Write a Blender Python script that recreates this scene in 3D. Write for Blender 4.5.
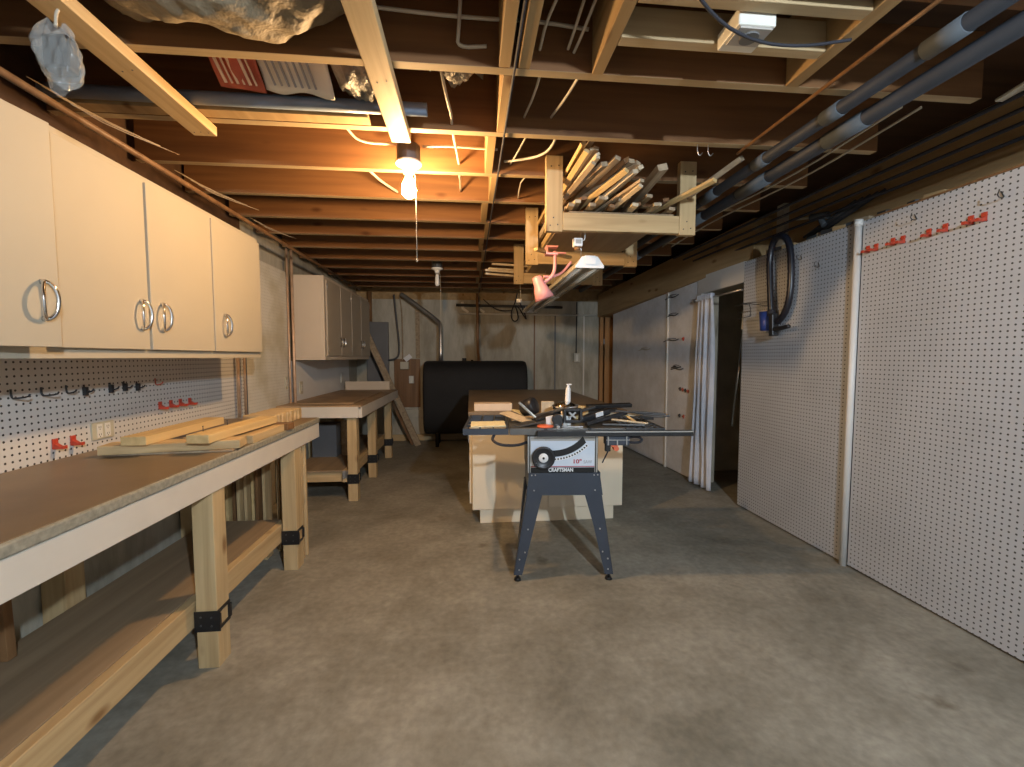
import bpy, bmesh, math, random
from mathutils import Vector, Matrix
random.seed(7)
PI = math.pi
for o in list(bpy.data.objects): bpy.data.objects.remove(o)
COL = bpy.context.scene.collection
SC = bpy.context.scene

# ---------------------------------------------------------------- camera, world, exposure, main lights
cam_d = bpy.data.cameras.new('camera'); cam = bpy.data.objects.new('camera', cam_d); COL.objects.link(cam)
cam_d.sensor_fit = 'HORIZONTAL'; cam_d.sensor_width = 36.0; cam_d.lens = 36.0 * 436.0 / 1024.0
cam_d.clip_start = 0.02; cam_d.clip_end = 100
cam.location = (0, 0, 1.25)
cam.rotation_euler = (PI/2 - math.atan(26.5/436.0), 0, -math.atan(42/436.0))
SC.camera = cam
w = bpy.data.worlds.new('world'); SC.world = w; w.use_nodes = True
w.node_tree.nodes['Background'].inputs[0].default_value = (0.5, 0.55, 0.62, 1)
w.node_tree.nodes['Background'].inputs[1].default_value = 0.6
SC.view_settings.view_transform = 'Standard'; SC.view_settings.look = 'None'
SC.view_settings.exposure = 0.42; SC.view_settings.gamma = 1.0
SC.view_settings.use_curve_mapping = False
WARM = ((1.0, 0.62, 0.29), 900.0)      # lit bulb over the table saw (emission of the glass)
COOL = ((0.74, 0.87, 1.0), 3500.0)      # lit bulb behind the camera
COOL_POS = (0.86, -1.14)

# ---------------------------------------------------------------- materials
def new_mat(name):
    m = bpy.data.materials.new(name); m.use_nodes = True
    nt = m.node_tree; return m, nt, nt.nodes, nt.links, nt.nodes['Principled BSDF']
def simple(name, col, rough=0.5, metal=0.0, var=0.12, scale=8.0, bump=0.0, emit=None, spec=0.5):
    m, nt, N, L, B = new_mat(name)
    B.inputs['Roughness'].default_value = rough; B.inputs['Metallic'].default_value = metal
    B.inputs['Specular IOR Level'].default_value = spec
    tc = N.new('ShaderNodeTexCoord'); no = N.new('ShaderNodeTexNoise')
    no.inputs['Scale'].default_value = scale; no.inputs['Detail'].default_value = 6
    L.new(tc.outputs['Object'], no.inputs['Vector'])
    r = N.new('ShaderNodeValToRGB')
    r.color_ramp.elements[0].position = 0.3; r.color_ramp.elements[1].position = 0.7
    r.color_ramp.elements[0].color = (*[c*(1-var) for c in col], 1)
    r.color_ramp.elements[1].color = (*[min(1, c*(1+var)) for c in col], 1)
    L.new(no.outputs['Fac'], r.inputs[0]); L.new(r.outputs[0], B.inputs['Base Color'])
    if bump:
        b = N.new('ShaderNodeBump'); b.inputs['Strength'].default_value = bump; b.inputs['Distance'].default_value = 0.01
        n2 = N.new('ShaderNodeTexNoise'); n2.inputs['Scale'].default_value = scale*6; n2.inputs['Detail'].default_value = 5
        L.new(tc.outputs['Object'], n2.inputs['Vector']); L.new(n2.outputs['Fac'], b.inputs['Height'])
        L.new(b.outputs[0], B.inputs['Normal'])
    if emit:
        B.inputs['Emission Color'].default_value = (*emit[0], 1); B.inputs['Emission Strength'].default_value = emit[1]
    return m
def wood(name, c1, c2, axis='x', scale=1.0, rough=0.6, knots=True):
    """timber: grain stretched along the given axis, with a few darker knots"""
    m, nt, N, L, B = new_mat(name)
    B.inputs['Roughness'].default_value = rough; B.inputs['Specular IOR Level'].default_value = 0.3
    tc = N.new('ShaderNodeTexCoord'); mp = N.new('ShaderNodeMapping')
    s = [26*scale]*3; s['xyz'.index(axis)] = 1.3*scale; mp.inputs['Scale'].default_value = s
    L.new(tc.outputs['Object'], mp.inputs[0])
    oi = N.new('ShaderNodeObjectInfo'); cm = N.new('ShaderNodeVectorMath'); cm.operation = 'SCALE'
    cm.inputs[0].default_value = (37, 53, 71); L.new(oi.outputs['Random'], cm.inputs['Scale'])
    ad = N.new('ShaderNodeVectorMath'); ad.operation = 'ADD'
    L.new(mp.outputs[0], ad.inputs[0]); L.new(cm.outputs[0], ad.inputs[1])
    no = N.new('ShaderNodeTexNoise'); no.inputs['Scale'].default_value = 1.0; no.inputs['Detail'].default_value = 6
    no.inputs['Distortion'].default_value = 0.6
    L.new(ad.outputs[0], no.inputs['Vector'])
    r = N.new('ShaderNodeValToRGB'); r.color_ramp.elements[0].position = 0.32; r.color_ramp.elements[1].position = 0.68
    r.color_ramp.elements[0].color = (*c1, 1); r.color_ramp.elements[1].color = (*c2, 1)
    L.new(no.outputs['Fac'], r.inputs[0]); last = r.outputs[0]
    if knots:
        mp2 = N.new('ShaderNodeMapping'); s2 = [7.0]*3; s2['xyz'.index(axis)] = 3.0; mp2.inputs['Scale'].default_value = s2
        L.new(tc.outputs['Object'], mp2.inputs[0])
        ad2 = N.new('ShaderNodeVectorMath'); ad2.operation = 'ADD'
        L.new(mp2.outputs[0], ad2.inputs[0]); L.new(cm.outputs[0], ad2.inputs[1])
        v = N.new('ShaderNodeTexVoronoi'); v.inputs['Scale'].default_value = 1.0; L.new(ad2.outputs[0], v.inputs['Vector'])
        k = N.new('ShaderNodeValToRGB'); k.color_ramp.elements[0].position = 0.05; k.color_ramp.elements[1].position = 0.15
        k.color_ramp.elements[0].color = (0.35, 0.22, 0.12, 1); k.color_ramp.elements[1].color = (1, 1, 1, 1)
        L.new(v.outputs['Distance'], k.inputs[0])
        mx = N.new('ShaderNodeMix'); mx.data_type = 'RGBA'; mx.blend_type = 'MULTIPLY'; mx.inputs[0].default_value = 0.8
        L.new(last, mx.inputs[6]); L.new(k.outputs[0], mx.inputs[7]); last = mx.outputs[2]
    L.new(last, B.inputs['Base Color'])
    b = N.new('ShaderNodeBump'); b.inputs['Strength'].default_value = 0.15; b.inputs['Distance'].default_value = 0.003
    L.new(no.outputs['Fac'], b.inputs['Height']); L.new(b.outputs[0], B.inputs['Normal'])
    return m
def pegboard(name, base, hole, hor='y', rough=0.35, pitch=0.0254, rad=0.17, dirt=None):
    """painted board with a one-inch grid of round holes over two object axes"""
    m, nt, N, L, B = new_mat(name); B.inputs['Roughness'].default_value = rough
    tc = N.new('ShaderNodeTexCoord'); sp = N.new('ShaderNodeSeparateXYZ'); L.new(tc.outputs['Object'], sp.inputs[0])
    def cell(out):
        a = N.new('ShaderNodeMath'); a.operation = 'MULTIPLY_ADD'; a.inputs[1].default_value = 1/pitch; a.inputs[2].default_value = 1000.5
        L.new(out, a.inputs[0]); f = N.new('ShaderNodeMath'); f.operation = 'FRACT'; L.new(a.outputs[0], f.inputs[0])
        s = N.new('ShaderNodeMath'); s.operation = 'SUBTRACT'; s.inputs[1].default_value = 0.5; L.new(f.outputs[0], s.inputs[0])
        p = N.new('ShaderNodeMath'); p.operation = 'MULTIPLY'; L.new(s.outputs[0], p.inputs[0]); L.new(s.outputs[0], p.inputs[1]); return p
    a = cell(sp.outputs['Y' if hor == 'y' else 'X']); c = cell(sp.outputs['Z'])
    s = N.new('ShaderNodeMath'); s.operation = 'ADD'; L.new(a.outputs[0], s.inputs[0]); L.new(c.outputs[0], s.inputs[1])
    lt = N.new('ShaderNodeMath'); lt.operation = 'LESS_THAN'; lt.inputs[1].default_value = rad*rad; L.new(s.outputs[0], lt.inputs[0])
    no = N.new('ShaderNodeTexNoise'); no.inputs['Scale'].default_value = 2.5; no.inputs['Detail'].default_value = 8
    L.new(tc.outputs['Object'], no.inputs['Vector'])
    r = N.new('ShaderNodeValToRGB'); r.color_ramp.elements[0].position = 0.33; r.color_ramp.elements[1].position = 0.52
    r.color_ramp.elements[0].color = (*(dirt or [q*0.92 for q in base]), 1); r.color_ramp.elements[1].color = (*base, 1)
    L.new(no.outputs['Fac'], r.inputs[0])
    mx = N.new('ShaderNodeMix'); mx.data_type = 'RGBA'; L.new(lt.outputs[0], mx.inputs[0]); L.new(r.outputs[0], mx.inputs[6])
    mx.inputs[7].default_value = (*hole, 1); L.new(mx.outputs[2], B.inputs['Base Color'])
    return m
def concrete(name, c1, c2, c3, scale=1.2, rough=0.75, streak=None, stains=False):
    m, nt, N, L, B = new_mat(name)
    tc = N.new('ShaderNodeTexCoord'); mp = N.new('ShaderNodeMapping'); L.new(tc.outputs['Object'], mp.inputs[0])
    if streak: mp.inputs['Scale'].default_value = streak
    n1 = N.new('ShaderNodeTexNoise'); n1.inputs['Scale'].default_value = scale; n1.inputs['Detail'].default_value = 10; n1.inputs['Roughness'].default_value = 0.65
    n1.inputs['Distortion'].default_value = 0.4
    n2 = N.new('ShaderNodeTexNoise'); n2.inputs['Scale'].default_value = scale*3.3; n2.inputs['Detail'].default_value = 12; n2.inputs['Roughness'].default_value = 0.7
    for n in (n1, n2): L.new(mp.outputs[0], n.inputs['Vector'])
    r = N.new('ShaderNodeValToRGB'); e = r.color_ramp.elements
    e[0].position = 0.3; e[0].color = (*c1, 1); e[1].position = 0.72; e[1].color = (*c3, 1)
    q = e.new(0.5); q.color = (*c2, 1)
    L.new(n1.outputs['Fac'], r.inputs[0])
    r2 = N.new('ShaderNodeValToRGB'); r2.color_ramp.elements[0].position = 0.3; r2.color_ramp.elements[0].color = (0.72, 0.70, 0.66, 1)
    r2.color_ramp.elements[1].position = 0.62; r2.color_ramp.elements[1].color = (1.08, 1.08, 1.08, 1)
    L.new(n2.outputs['Fac'], r2.inputs[0])
    mx = N.new('ShaderNodeMix'); mx.data_type = 'RGBA'; mx.blend_type = 'MULTIPLY'; mx.inputs[0].default_value = 0.85
    L.new(r.outputs[0], mx.inputs[6]); L.new(r2.outputs[0], mx.inputs[7]); L.new(mx.outputs[2], B.inputs['Base Color'])
    if stains:      # scattered dark spots and pale worn patches
        n3 = N.new('ShaderNodeTexNoise'); n3.inputs['Scale'].default_value = 5.5; n3.inputs['Detail'].default_value = 5
        n4 = N.new('ShaderNodeTexNoise'); n4.inputs['Scale'].default_value = 0.55; n4.inputs['Detail'].default_value = 2
        n5 = N.new('ShaderNodeTexNoise'); n5.inputs['Scale'].default_value = 30; n5.inputs['Detail'].default_value = 8
        for n in (n3, n4, n5): L.new(mp.outputs[0], n.inputs['Vector'])
        ml = N.new('ShaderNodeMath'); ml.operation = 'MULTIPLY'; L.new(n3.outputs['Fac'], ml.inputs[0]); L.new(n4.outputs['Fac'], ml.inputs[1])
        r3 = N.new('ShaderNodeValToRGB'); r3.color_ramp.elements[0].position = 0.36; r3.color_ramp.elements[1].position = 0.44
        r3.color_ramp.elements[0].color = (1, 1, 1, 1); r3.color_ramp.elements[1].color = (0.55, 0.50, 0.44, 1)
        L.new(ml.outputs[0], r3.inputs[0])
        m3 = N.new('ShaderNodeMix'); m3.data_type = 'RGBA'; m3.blend_type = 'MULTIPLY'; m3.inputs[0].default_value = 1.0
        L.new(mx.outputs[2], m3.inputs[6]); L.new(r3.outputs[0], m3.inputs[7])
        r4 = N.new('ShaderNodeValToRGB'); r4.color_ramp.elements[0].position = 0.3; r4.color_ramp.elements[1].position = 0.7
        r4.color_ramp.elements[0].color = (0.84, 0.84, 0.84, 1); r4.color_ramp.elements[1].color = (1.12, 1.12, 1.12, 1)
        L.new(n5.outputs['Fac'], r4.inputs[0])
        m4 = N.new('ShaderNodeMix'); m4.data_type = 'RGBA'; m4.blend_type = 'MULTIPLY'; m4.inputs[0].default_value = 1.0
        L.new(m3.outputs[2], m4.inputs[6]); L.new(r4.outputs[0], m4.inputs[7]); L.new(m4.outputs[2], B.inputs['Base Color'])
    mr = N.new('ShaderNodeMapRange'); mr.inputs[3].default_value = rough-0.2; mr.inputs[4].default_value = rough+0.12
    L.new(n2.outputs['Fac'], mr.inputs[0]); L.new(mr.outputs[0], B.inputs['Roughness'])
    b = N.new('ShaderNodeBump'); b.inputs['Strength'].default_value = 0.25; b.inputs['Distance'].default_value = 0.006
    L.new(n2.outputs['Fac'], b.inputs['Height']); L.new(b.outputs[0], B.inputs['Normal'])
    return m
def plastic_film(name, col, alpha=0.45, rough=0.15):
    m, nt, N, L, B = new_mat(name)
    B.inputs['Base Color'].default_value = (*col, 1); B.inputs['Roughness'].default_value = rough
    B.inputs['Alpha'].default_value = alpha
    tc = N.new('ShaderNodeTexCoord'); n = N.new('ShaderNodeTexNoise'); n.inputs['Scale'].default_value = 18; n.inputs['Detail'].default_value = 3
    L.new(tc.outputs['Object'], n.inputs['Vector']); b = N.new('ShaderNodeBump'); b.inputs['Strength'].default_value = 0.8; b.inputs['Distance'].default_value = 0.02
    L.new(n.outputs['Fac'], b.inputs['Height']); L.new(b.outputs[0], B.inputs['Normal']); return m

M = {}
M['floor'] = concrete('floor_concrete', (0.19, 0.175, 0.135), (0.30, 0.278, 0.222), (0.41, 0.38, 0.31), 1.3, 0.62, stains=True)
M['wall'] = concrete('wall_concrete', (0.30, 0.265, 0.195), (0.46, 0.42, 0.33), (0.56, 0.53, 0.44), 1.2, 0.85, (2.2, 2.2, 0.6))
M['stain'] = simple('floor_stain', (0.11, 0.09, 0.065), 0.5, var=0.3, scale=20)
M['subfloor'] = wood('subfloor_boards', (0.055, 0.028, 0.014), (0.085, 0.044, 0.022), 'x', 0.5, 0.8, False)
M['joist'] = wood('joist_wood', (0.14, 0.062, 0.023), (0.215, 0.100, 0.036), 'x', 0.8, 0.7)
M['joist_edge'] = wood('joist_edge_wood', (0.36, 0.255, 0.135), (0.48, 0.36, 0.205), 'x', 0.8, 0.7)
M['joist_y'] = wood('blocking_wood', (0.32, 0.20, 0.085), (0.42, 0.285, 0.135), 'y', 0.8, 0.7)
M['rim'] = wood('rim_board', (0.34, 0.22, 0.10), (0.46, 0.31, 0.15), 'y', 0.6, 0.8)
M['pine_x'] = wood('pine_x', (0.44, 0.30, 0.145), (0.60, 0.44, 0.235), 'x')
M['pine_y'] = wood('pine_y', (0.44, 0.30, 0.145), (0.60, 0.44, 0.235), 'y')
M['pine_z'] = wood('pine_z', (0.44, 0.30, 0.145), (0.60, 0.44, 0.235), 'z')
M['ply_y'] = wood('plywood_shelf', (0.24, 0.17, 0.10), (0.33, 0.24, 0.145), 'y', 0.6, 0.65, False)
M['hardboard'] = simple('hardboard_top', (0.20, 0.135, 0.072), 0.4, var=0.14, scale=5)
M['hardboard2'] = simple('worn_board_top', (0.30, 0.20, 0.11), 0.5, var=0.3, scale=4)
M['darkwood'] = wood('dark_varnished_wood', (0.16, 0.08, 0.035), (0.26, 0.14, 0.06), 'z', 0.7, 0.4, False)
M['orangewood'] = wood('orange_door_wood', (0.42, 0.20, 0.07), (0.52, 0.27, 0.10), 'z', 0.6, 0.5, False)
M['greywood'] = wood('weathered_wood', (0.26, 0.19, 0.12), (0.44, 0.34, 0.22), 'y', 1.0, 0.75)
M['palewood'] = wood('pale_moulding', (0.50, 0.40, 0.27), (0.66, 0.55, 0.38), 'y', 1.0, 0.6)
M['yellowwood'] = wood('yellow_pine_strip', (0.54, 0.37, 0.16), (0.68, 0.49, 0.23), 'y', 1.0, 0.6)
M['cream'] = simple('cream_cabinet_paint', (0.41, 0.36, 0.27), 0.6, var=0.03, scale=3)
M['cream_island'] = simple('cream_island_paint', (0.84, 0.73, 0.55), 0.4, var=0.03, scale=3)
M['cream2'] = simple('beige_cabinet_paint', (0.58, 0.48, 0.36), 0.4, var=0.04, scale=3)
M['cabdoor'] = simple('tan_cabinet_door', (0.40, 0.33, 0.24), 0.4, var=0.05, scale=3)
M['whitepaint'] = simple('white_paint', (0.72, 0.70, 0.66), 0.4, var=0.03, scale=4)
M['fascia'] = simple('white_fascia_paint', (0.62, 0.57, 0.49), 0.5, var=0.05, scale=5)
M['edge'] = simple('grey_worktop_edge', (0.28, 0.26, 0.20), 0.42, var=0.25, scale=60)
M['peg'] = pegboard('white_pegboard', (0.50, 0.52, 0.555), (0.05, 0.05, 0.05))
M['peg_left'] = pegboard('cream_pegboard', (0.60, 0.58, 0.54), (0.04, 0.035, 0.03))
M['peg_old'] = pegboard('stained_pegboard', (0.70, 0.66, 0.56), (0.40, 0.37, 0.30), rad=0.13, dirt=(0.50, 0.44, 0.29))
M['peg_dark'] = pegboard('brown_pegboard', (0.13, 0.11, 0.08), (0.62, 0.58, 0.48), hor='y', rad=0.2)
M['panelwhite'] = concrete('grey_white_panel', (0.70, 0.71, 0.74), (0.78, 0.79, 0.82), (0.84, 0.84, 0.86), 0.8, 0.55)
M['black'] = simple('black_metal', (0.012, 0.012, 0.013), 0.4, var=0.2, scale=20)
M['tank'] = simple('black_tank_paint', (0.008, 0.0075, 0.007), 0.75, var=0.25, scale=6)
M['blackplastic'] = simple('black_plastic', (0.02, 0.02, 0.022), 0.35, var=0.2, scale=30)
M['saw_blue'] = simple('dark_blue_grey_steel', (0.045, 0.055, 0.075), 0.4, var=0.08, scale=10)
M['saw_table'] = simple('cast_iron_table', (0.16, 0.155, 0.145), 0.35, 0.6, 0.15, 14)
M['darkgrey'] = simple('dark_grey_iron', (0.07, 0.07, 0.07), 0.45, 0.3, 0.2, 14)
M['silver'] = simple('galvanised_steel', (0.55, 0.54, 0.52), 0.3, 0.9, 0.1, 12)
M['chrome'] = simple('chrome', (0.75, 0.75, 0.75), 0.1, 1.0, 0.03, 5)
M['copper'] = simple('copper_pipe', (0.60, 0.40, 0.26), 0.45, 0.35, 0.2, 14)
M['pipe_dark'] = simple('dark_pipe', (0.022, 0.025, 0.031), 0.6, var=0.2, scale=6)
M['pipe_grey'] = simple('grey_pipe', (0.075, 0.088, 0.10), 0.65, var=0.15, scale=8)
M['blue_pipe'] = simple('blue_grey_pipe', (0.16, 0.20, 0.26), 0.4, var=0.15, scale=6)
M['cable'] = simple('cream_cable', (0.55, 0.49, 0.38), 0.5, var=0.1)
M['cable_dark'] = simple('dark_cable', (0.025, 0.025, 0.032), 0.8, var=0.1)
M['red'] = simple('red_plastic_hook', (0.50, 0.06, 0.03), 0.35, var=0.1)
M['pink'] = simple('pink_lamp_enamel', (0.85, 0.36, 0.34), 0.35, var=0.05)
M['porcelain'] = simple('white_porcelain', (0.80, 0.78, 0.72), 0.2, var=0.03)
M['bulb_off'] = simple('unlit_bulb_glass', (0.82, 0.80, 0.74), 0.2, var=0.03)
M['bulb_warm'] = simple('lit_bulb_glass', (1, 1, 1), 0.5, emit=WARM)
M['bulb_cool'] = simple('lit_bulb_glass_neutral', (1, 1, 1), 0.5, emit=COOL)
M['outlet'] = simple('ivory_outlet', (0.50, 0.46, 0.33), 0.35, var=0.05)
M['outlet_white'] = simple('pale_outlet', (0.70, 0.68, 0.60), 0.35, var=0.05)
M['fabric'] = simple('pale_curtain', (0.62, 0.64, 0.70), 0.85, var=0.06, scale=12)
M['hose'] = simple('black_hose', (0.012, 0.013, 0.02), 0.3, var=0.2)
M['blue'] = simple('blue_plastic', (0.025, 0.05, 0.22), 0.4, var=0.15)
M['greyhose'] = simple('grey_green_hose', (0.20, 0.19, 0.14), 0.6, var=0.2)
M['paper'] = simple('yellowed_paper', (0.75, 0.68, 0.45), 0.7, var=0.05)
M['paper2'] = simple('pinkish_card', (0.70, 0.56, 0.42), 0.7, var=0.05)
M['white'] = simple('white_plastic', (0.85, 0.85, 0.84), 0.35, var=0.02)
M['reflector'] = simple('fixture_reflector', (0.50, 0.46, 0.36), 0.4, var=0.12)
M['tube'] = simple('unlit_tube', (0.66, 0.62, 0.52), 0.2, var=0.03)
M['red_sign'] = simple('faded_red_print', (0.42, 0.09, 0.05), 0.6, var=0.2, scale=15)
M['orange'] = simple('orange_red_disc', (0.75, 0.16, 0.07), 0.5, var=0.1)
M['plate_blue'] = simple('pale_blue_plate', (0.68, 0.74, 0.82), 0.25, var=0.02)
M['plate_grey'] = simple('tan_grey_plate', (0.42, 0.39, 0.35), 0.3, var=0.04)
M['ink'] = simple('black_ink', (0.006, 0.006, 0.006), 0.4, var=0.0)
M['ink_red'] = simple('dark_red_ink', (0.42, 0.05, 0.07), 0.4, var=0.0)
M['ink_grey'] = simple('grey_ink', (0.28, 0.30, 0.33), 0.4, var=0.0)
M['film'] = plastic_film('clear_plastic_film', (0.50, 0.50, 0.47), 0.38, 0.12)
M['sheet'] = plastic_film('cloudy_plastic_sheet', (0.24, 0.19, 0.12), 0.93, 0.65)
M['insul'] = simple('crinkled_bag', (0.28, 0.26, 0.22), 0.5, var=0.5, scale=14, bump=1.0)
M['closet'] = simple('dark_closet_wall', (0.46, 0.40, 0.30), 0.85, var=0.2, scale=4)
M['greyboard'] = simple('grey_backing_panel', (0.15, 0.15, 0.15), 0.6, var=0.12, scale=3)
M['batten'] = simple('cream_batten', (0.72, 0.68, 0.60), 0.4, var=0.03)

# ---------------------------------------------------------------- mesh helpers
class MB:
    def __init__(s): s.bm = bmesh.new()
    def box(s, x0, x1, y0, y1, z0, z1):
        vs = [s.bm.verts.new(p) for p in ((x0,y0,z0),(x1,y0,z0),(x1,y1,z0),(x0,y1,z0),(x0,y0,z1),(x1,y0,z1),(x1,y1,z1),(x0,y1,z1))]
        for f in ((0,3,2,1),(4,5,6,7),(0,1,5,4),(1,2,6,5),(2,3,7,6),(3,0,4,7)): s.bm.faces.new([vs[i] for i in f])
        return s
    def bar(s, a, b, wd, th, up=(0,0,1), roll=0.0):
        """rectangular bar from a to b; wd across, th along 'up'"""
        a, b = Vector(a), Vector(b); d = (b-a).normalized(); u = Vector(up)
        if abs(d.dot(u)) > 0.98: u = Vector((0,1,0)) if abs(d.y) < 0.9 else Vector((1,0,0))
        r = d.cross(u).normalized(); u = r.cross(d).normalized()
        if roll:
            q = Matrix.Rotation(roll, 3, d); r = q @ r; u = q @ u
        vs = []
        for c in (a, b):
            for i, j in ((-1,-1),(1,-1),(1,1),(-1,1)): vs.append(s.bm.verts.new(c + r*(wd/2*i) + u*(th/2*j)))
        for f in ((3,2,1,0),(4,5,6,7),(0,1,5,4),(1,2,6,5),(2,3,7,6),(3,0,4,7)): s.bm.faces.new([vs[i] for i in f])
        return s
    def ring(s, c, r, u, v, n): return [s.bm.verts.new(c + u*(math.cos(2*PI*k/n)*r) + v*(math.sin(2*PI*k/n)*r)) for k in range(n)]
    def cyl(s, a, b, r, r2=None, n=16, cap=True):
        a, b = Vector(a), Vector(b); d = (b-a).normalized()
        u = d.orthogonal().normalized(); v = d.cross(u); r2 = r if r2 is None else r2
        A, B = s.ring(a, r, u, v, n), s.ring(b, r2, u, v, n)
        for k in range(n):
            f = s.bm.faces.new((A[k], A[(k+1)%n], B[(k+1)%n], B[k])); f.smooth = True
        if cap: s.bm.faces.new(A[::-1]); s.bm.faces.new(B)
        return s
    def tube(s, pts, r, n=10, smooth=2, ribs=0):
        P = [Vector(p) for p in pts]
        for _ in range(smooth):
            Q = [P[0]]
            for i in range(len(P)-1): Q += [P[i].lerp(P[i+1], .25), P[i].lerp(P[i+1], .75)]
            P = Q + [P[-1]]
        prev = None; u = None
        for i, p in enumerate(P):
            d = (P[min(i+1, len(P)-1)] - P[max(i-1, 0)]).normalized()
            u = d.orthogonal().normalized() if u is None else (u - d*u.dot(d)).normalized()
            R = s.ring(p, r*(1.0 if not ribs or i % 2 else 0.9), u, d.cross(u), n)
            if prev:
                for k in range(n):
                    f = s.bm.faces.new((prev[k], prev[(k+1)%n], R[(k+1)%n], R[k])); f.smooth = True
            else: s.bm.faces.new(R[::-1])
            prev = R
        s.bm.faces.new(prev); return s
    def lathe(s, c, prof, n=24, axis=(0,0,1)):
        d = Vector(axis).normalized(); u = d.orthogonal().normalized(); v = d.cross(u); c = Vector(c); prev = None
        for r, h in prof:
            R = s.ring(c + d*h, max(r, 1e-4), u, v, n)
            if prev:
                for k in range(n):
                    f = s.bm.faces.new((prev[k], prev[(k+1)%n], R[(k+1)%n], R[k])); f.smooth = True
            prev = R
        return s
    def prism(s, poly, off):
        """extrude a 3-D polygon by the vector off"""
        A = [s.bm.verts.new(p) for p in poly]; B = [s.bm.verts.new(Vector(p)+Vector(off)) for p in poly]; n = len(A)
        s.bm.faces.new(A[::-1]); s.bm.faces.new(B)
        for k in range(n): s.bm.faces.new((A[k], A[(k+1)%n], B[(k+1)%n], B[k]))
        return s
    def sheet(s, fn, nu, nv, th=0.0):
        g = [[s.bm.verts.new(fn(i/nu, j/nv)) for j in range(nv+1)] for i in range(nu+1)]
        for i in range(nu):
            for j in range(nv):
                f = s.bm.faces.new((g[i][j], g[i+1][j], g[i+1][j+1], g[i][j+1])); f.smooth = True
        return s
    def center_base(s):
        xs = [v.co for v in s.bm.verts]
        return Vector(((min(p.x for p in xs)+max(p.x for p in xs))/2, (min(p.y for p in xs)+max(p.y for p in xs))/2, min(p.z for p in xs)))
ORG = {}
def obj(name, mb, mat, parent=None, bevel=0.0, loc=None, solid=0.0, sub=0):
    """link the collected shapes as one mesh object; vertices are given in world coordinates"""
    if parent is None: L0 = Vector(loc) if loc is not None else mb.center_base()
    else: L0 = ORG[parent.name]
    for v in mb.bm.verts: v.co -= L0
    bmesh.ops.recalc_face_normals(mb.bm, faces=mb.bm.faces)
    me = bpy.data.meshes.new(name); mb.bm.to_mesh(me); mb.bm.free()
    me.materials.append(M[mat] if isinstance(mat, str) else mat)
    o = bpy.data.objects.new(name, me); COL.objects.link(o)
    if parent is None: o.location = L0
    else: o.parent = parent
    ORG[o.name] = L0
    if solid:
        q = o.modifiers.new('solid', 'SOLIDIFY'); q.thickness = solid
    if sub:
        q = o.modifiers.new('sub', 'SUBSURF'); q.levels = sub; q.render_levels = sub
    if bevel:
        q = o.modifiers.new('bevel', 'BEVEL'); q.width = bevel; q.segments = 2; q.limit_method = 'ANGLE'; q.angle_limit = 0.7
        q.harden_normals = False
    return o
def thing(name, label, cat, loc, group=None):
    o = bpy.data.objects.new(name, None); COL.objects.link(o); o.location = loc; o.empty_display_size = 0.1
    o['label'] = label; o['category'] = cat
    if group: o['group'] = group
    ORG[o.name] = Vector(loc); return o
def tag(o, label, cat, group=None):
    o['label'] = label; o['category'] = cat
    if group: o['group'] = group
    return o
def struct(name, mb, mat, bevel=0.0, loc=(0,0,0)):
    o = obj(name, mb, mat, bevel=bevel, loc=loc); o['kind'] = 'structure'; return o
def dup(o, delta, label=None):
    """copy a thing with its parts and sub-parts"""
    r = o.copy(); COL.objects.link(r); r.location = o.location + Vector(delta)
    for ch in list(o.children):
        c = ch.copy(); COL.objects.link(c); c.parent = r
        for g in list(ch.children):
            d = g.copy(); COL.objects.link(d); d.parent = c
    if label: r['label'] = label
    return r
ORD = ['first','second','third','fourth','fifth','sixth','seventh','eighth','ninth','tenth','eleventh','twelfth','thirteenth','fourteenth','fifteenth','sixteenth','seventeenth','eighteenth','nineteenth','twentieth']

# ================================================================ LARGE STRUCTURE
YB, YF = -2.6, 6.62      # no wall behind the camera, so world light enters as added soft fill
struct('floor', MB().box(-1.8, 3.6, YB, 8.6, -0.12, 0), 'floor')
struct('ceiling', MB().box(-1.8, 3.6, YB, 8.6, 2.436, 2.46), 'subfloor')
struct('wall_left', MB().box(-1.80, -1.66, YB, 8.6, 0, 2.30).box(-1.80, -1.70, YB, 8.6, 2.30, 2.436), 'wall')
bw = MB()
bw.box(-1.66, 1.985, YF, YF+0.2, 0, 2.10)
struct('wall_back', bw, 'wall')
struct('wall_behind', MB().box(-1.8, 3.6, 8.5, 8.6, 0, 2.436), 'closet')
# rim over the back wall (dark boards standing on the concrete)
struct('trim_1', MB().box(-1.66, 2.45, YF+0.06, YF+0.10, 2.10, 2.436), 'rim')
# right-hand framed wall behind the pegboards: pier, header, far pier
rw = MB()
rw.box(2.262, 2.42, YB, 3.415, 0, 2.035)
rw.box(2.262, 2.42, 3.415, 4.08, 1.865, 2.035)
struct('wall_right', rw, 'closet')
fw_ = MB()
fw_.prism([(2.262,4.08,0),(2.42,4.08,0),(2.42,6.35,0),(2.135,6.35,0)], (0,0,2.03))
struct('wall_right_far', fw_, 'closet')
struct('trim_2', MB().box(2.46, 2.52, YB, YF+0.1, 2.0, 2.436), 'rim')                       # rim board above the ledge
struct('wall_right_outer', MB().box(3.3, 3.4, YB, 8.6, 0, 2.436), 'closet')
struct('wall_closet', MB().box(2.42, 3.3, 3.22, 3.30, 0, 2.436).box(2.42, 3.3, 4.50, 4.56, 0, 2.436), 'closet')
# white header and jamb round the closet opening
struct('trim_3', MB().box(2.236, 2.262, 3.415, 4.15, 1.862, 2.03), 'whitepaint')
struct('trim_4', MB().box(2.232, 2.30, 4.065, 4.16, 0, 1.862), 'whitepaint')
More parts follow.
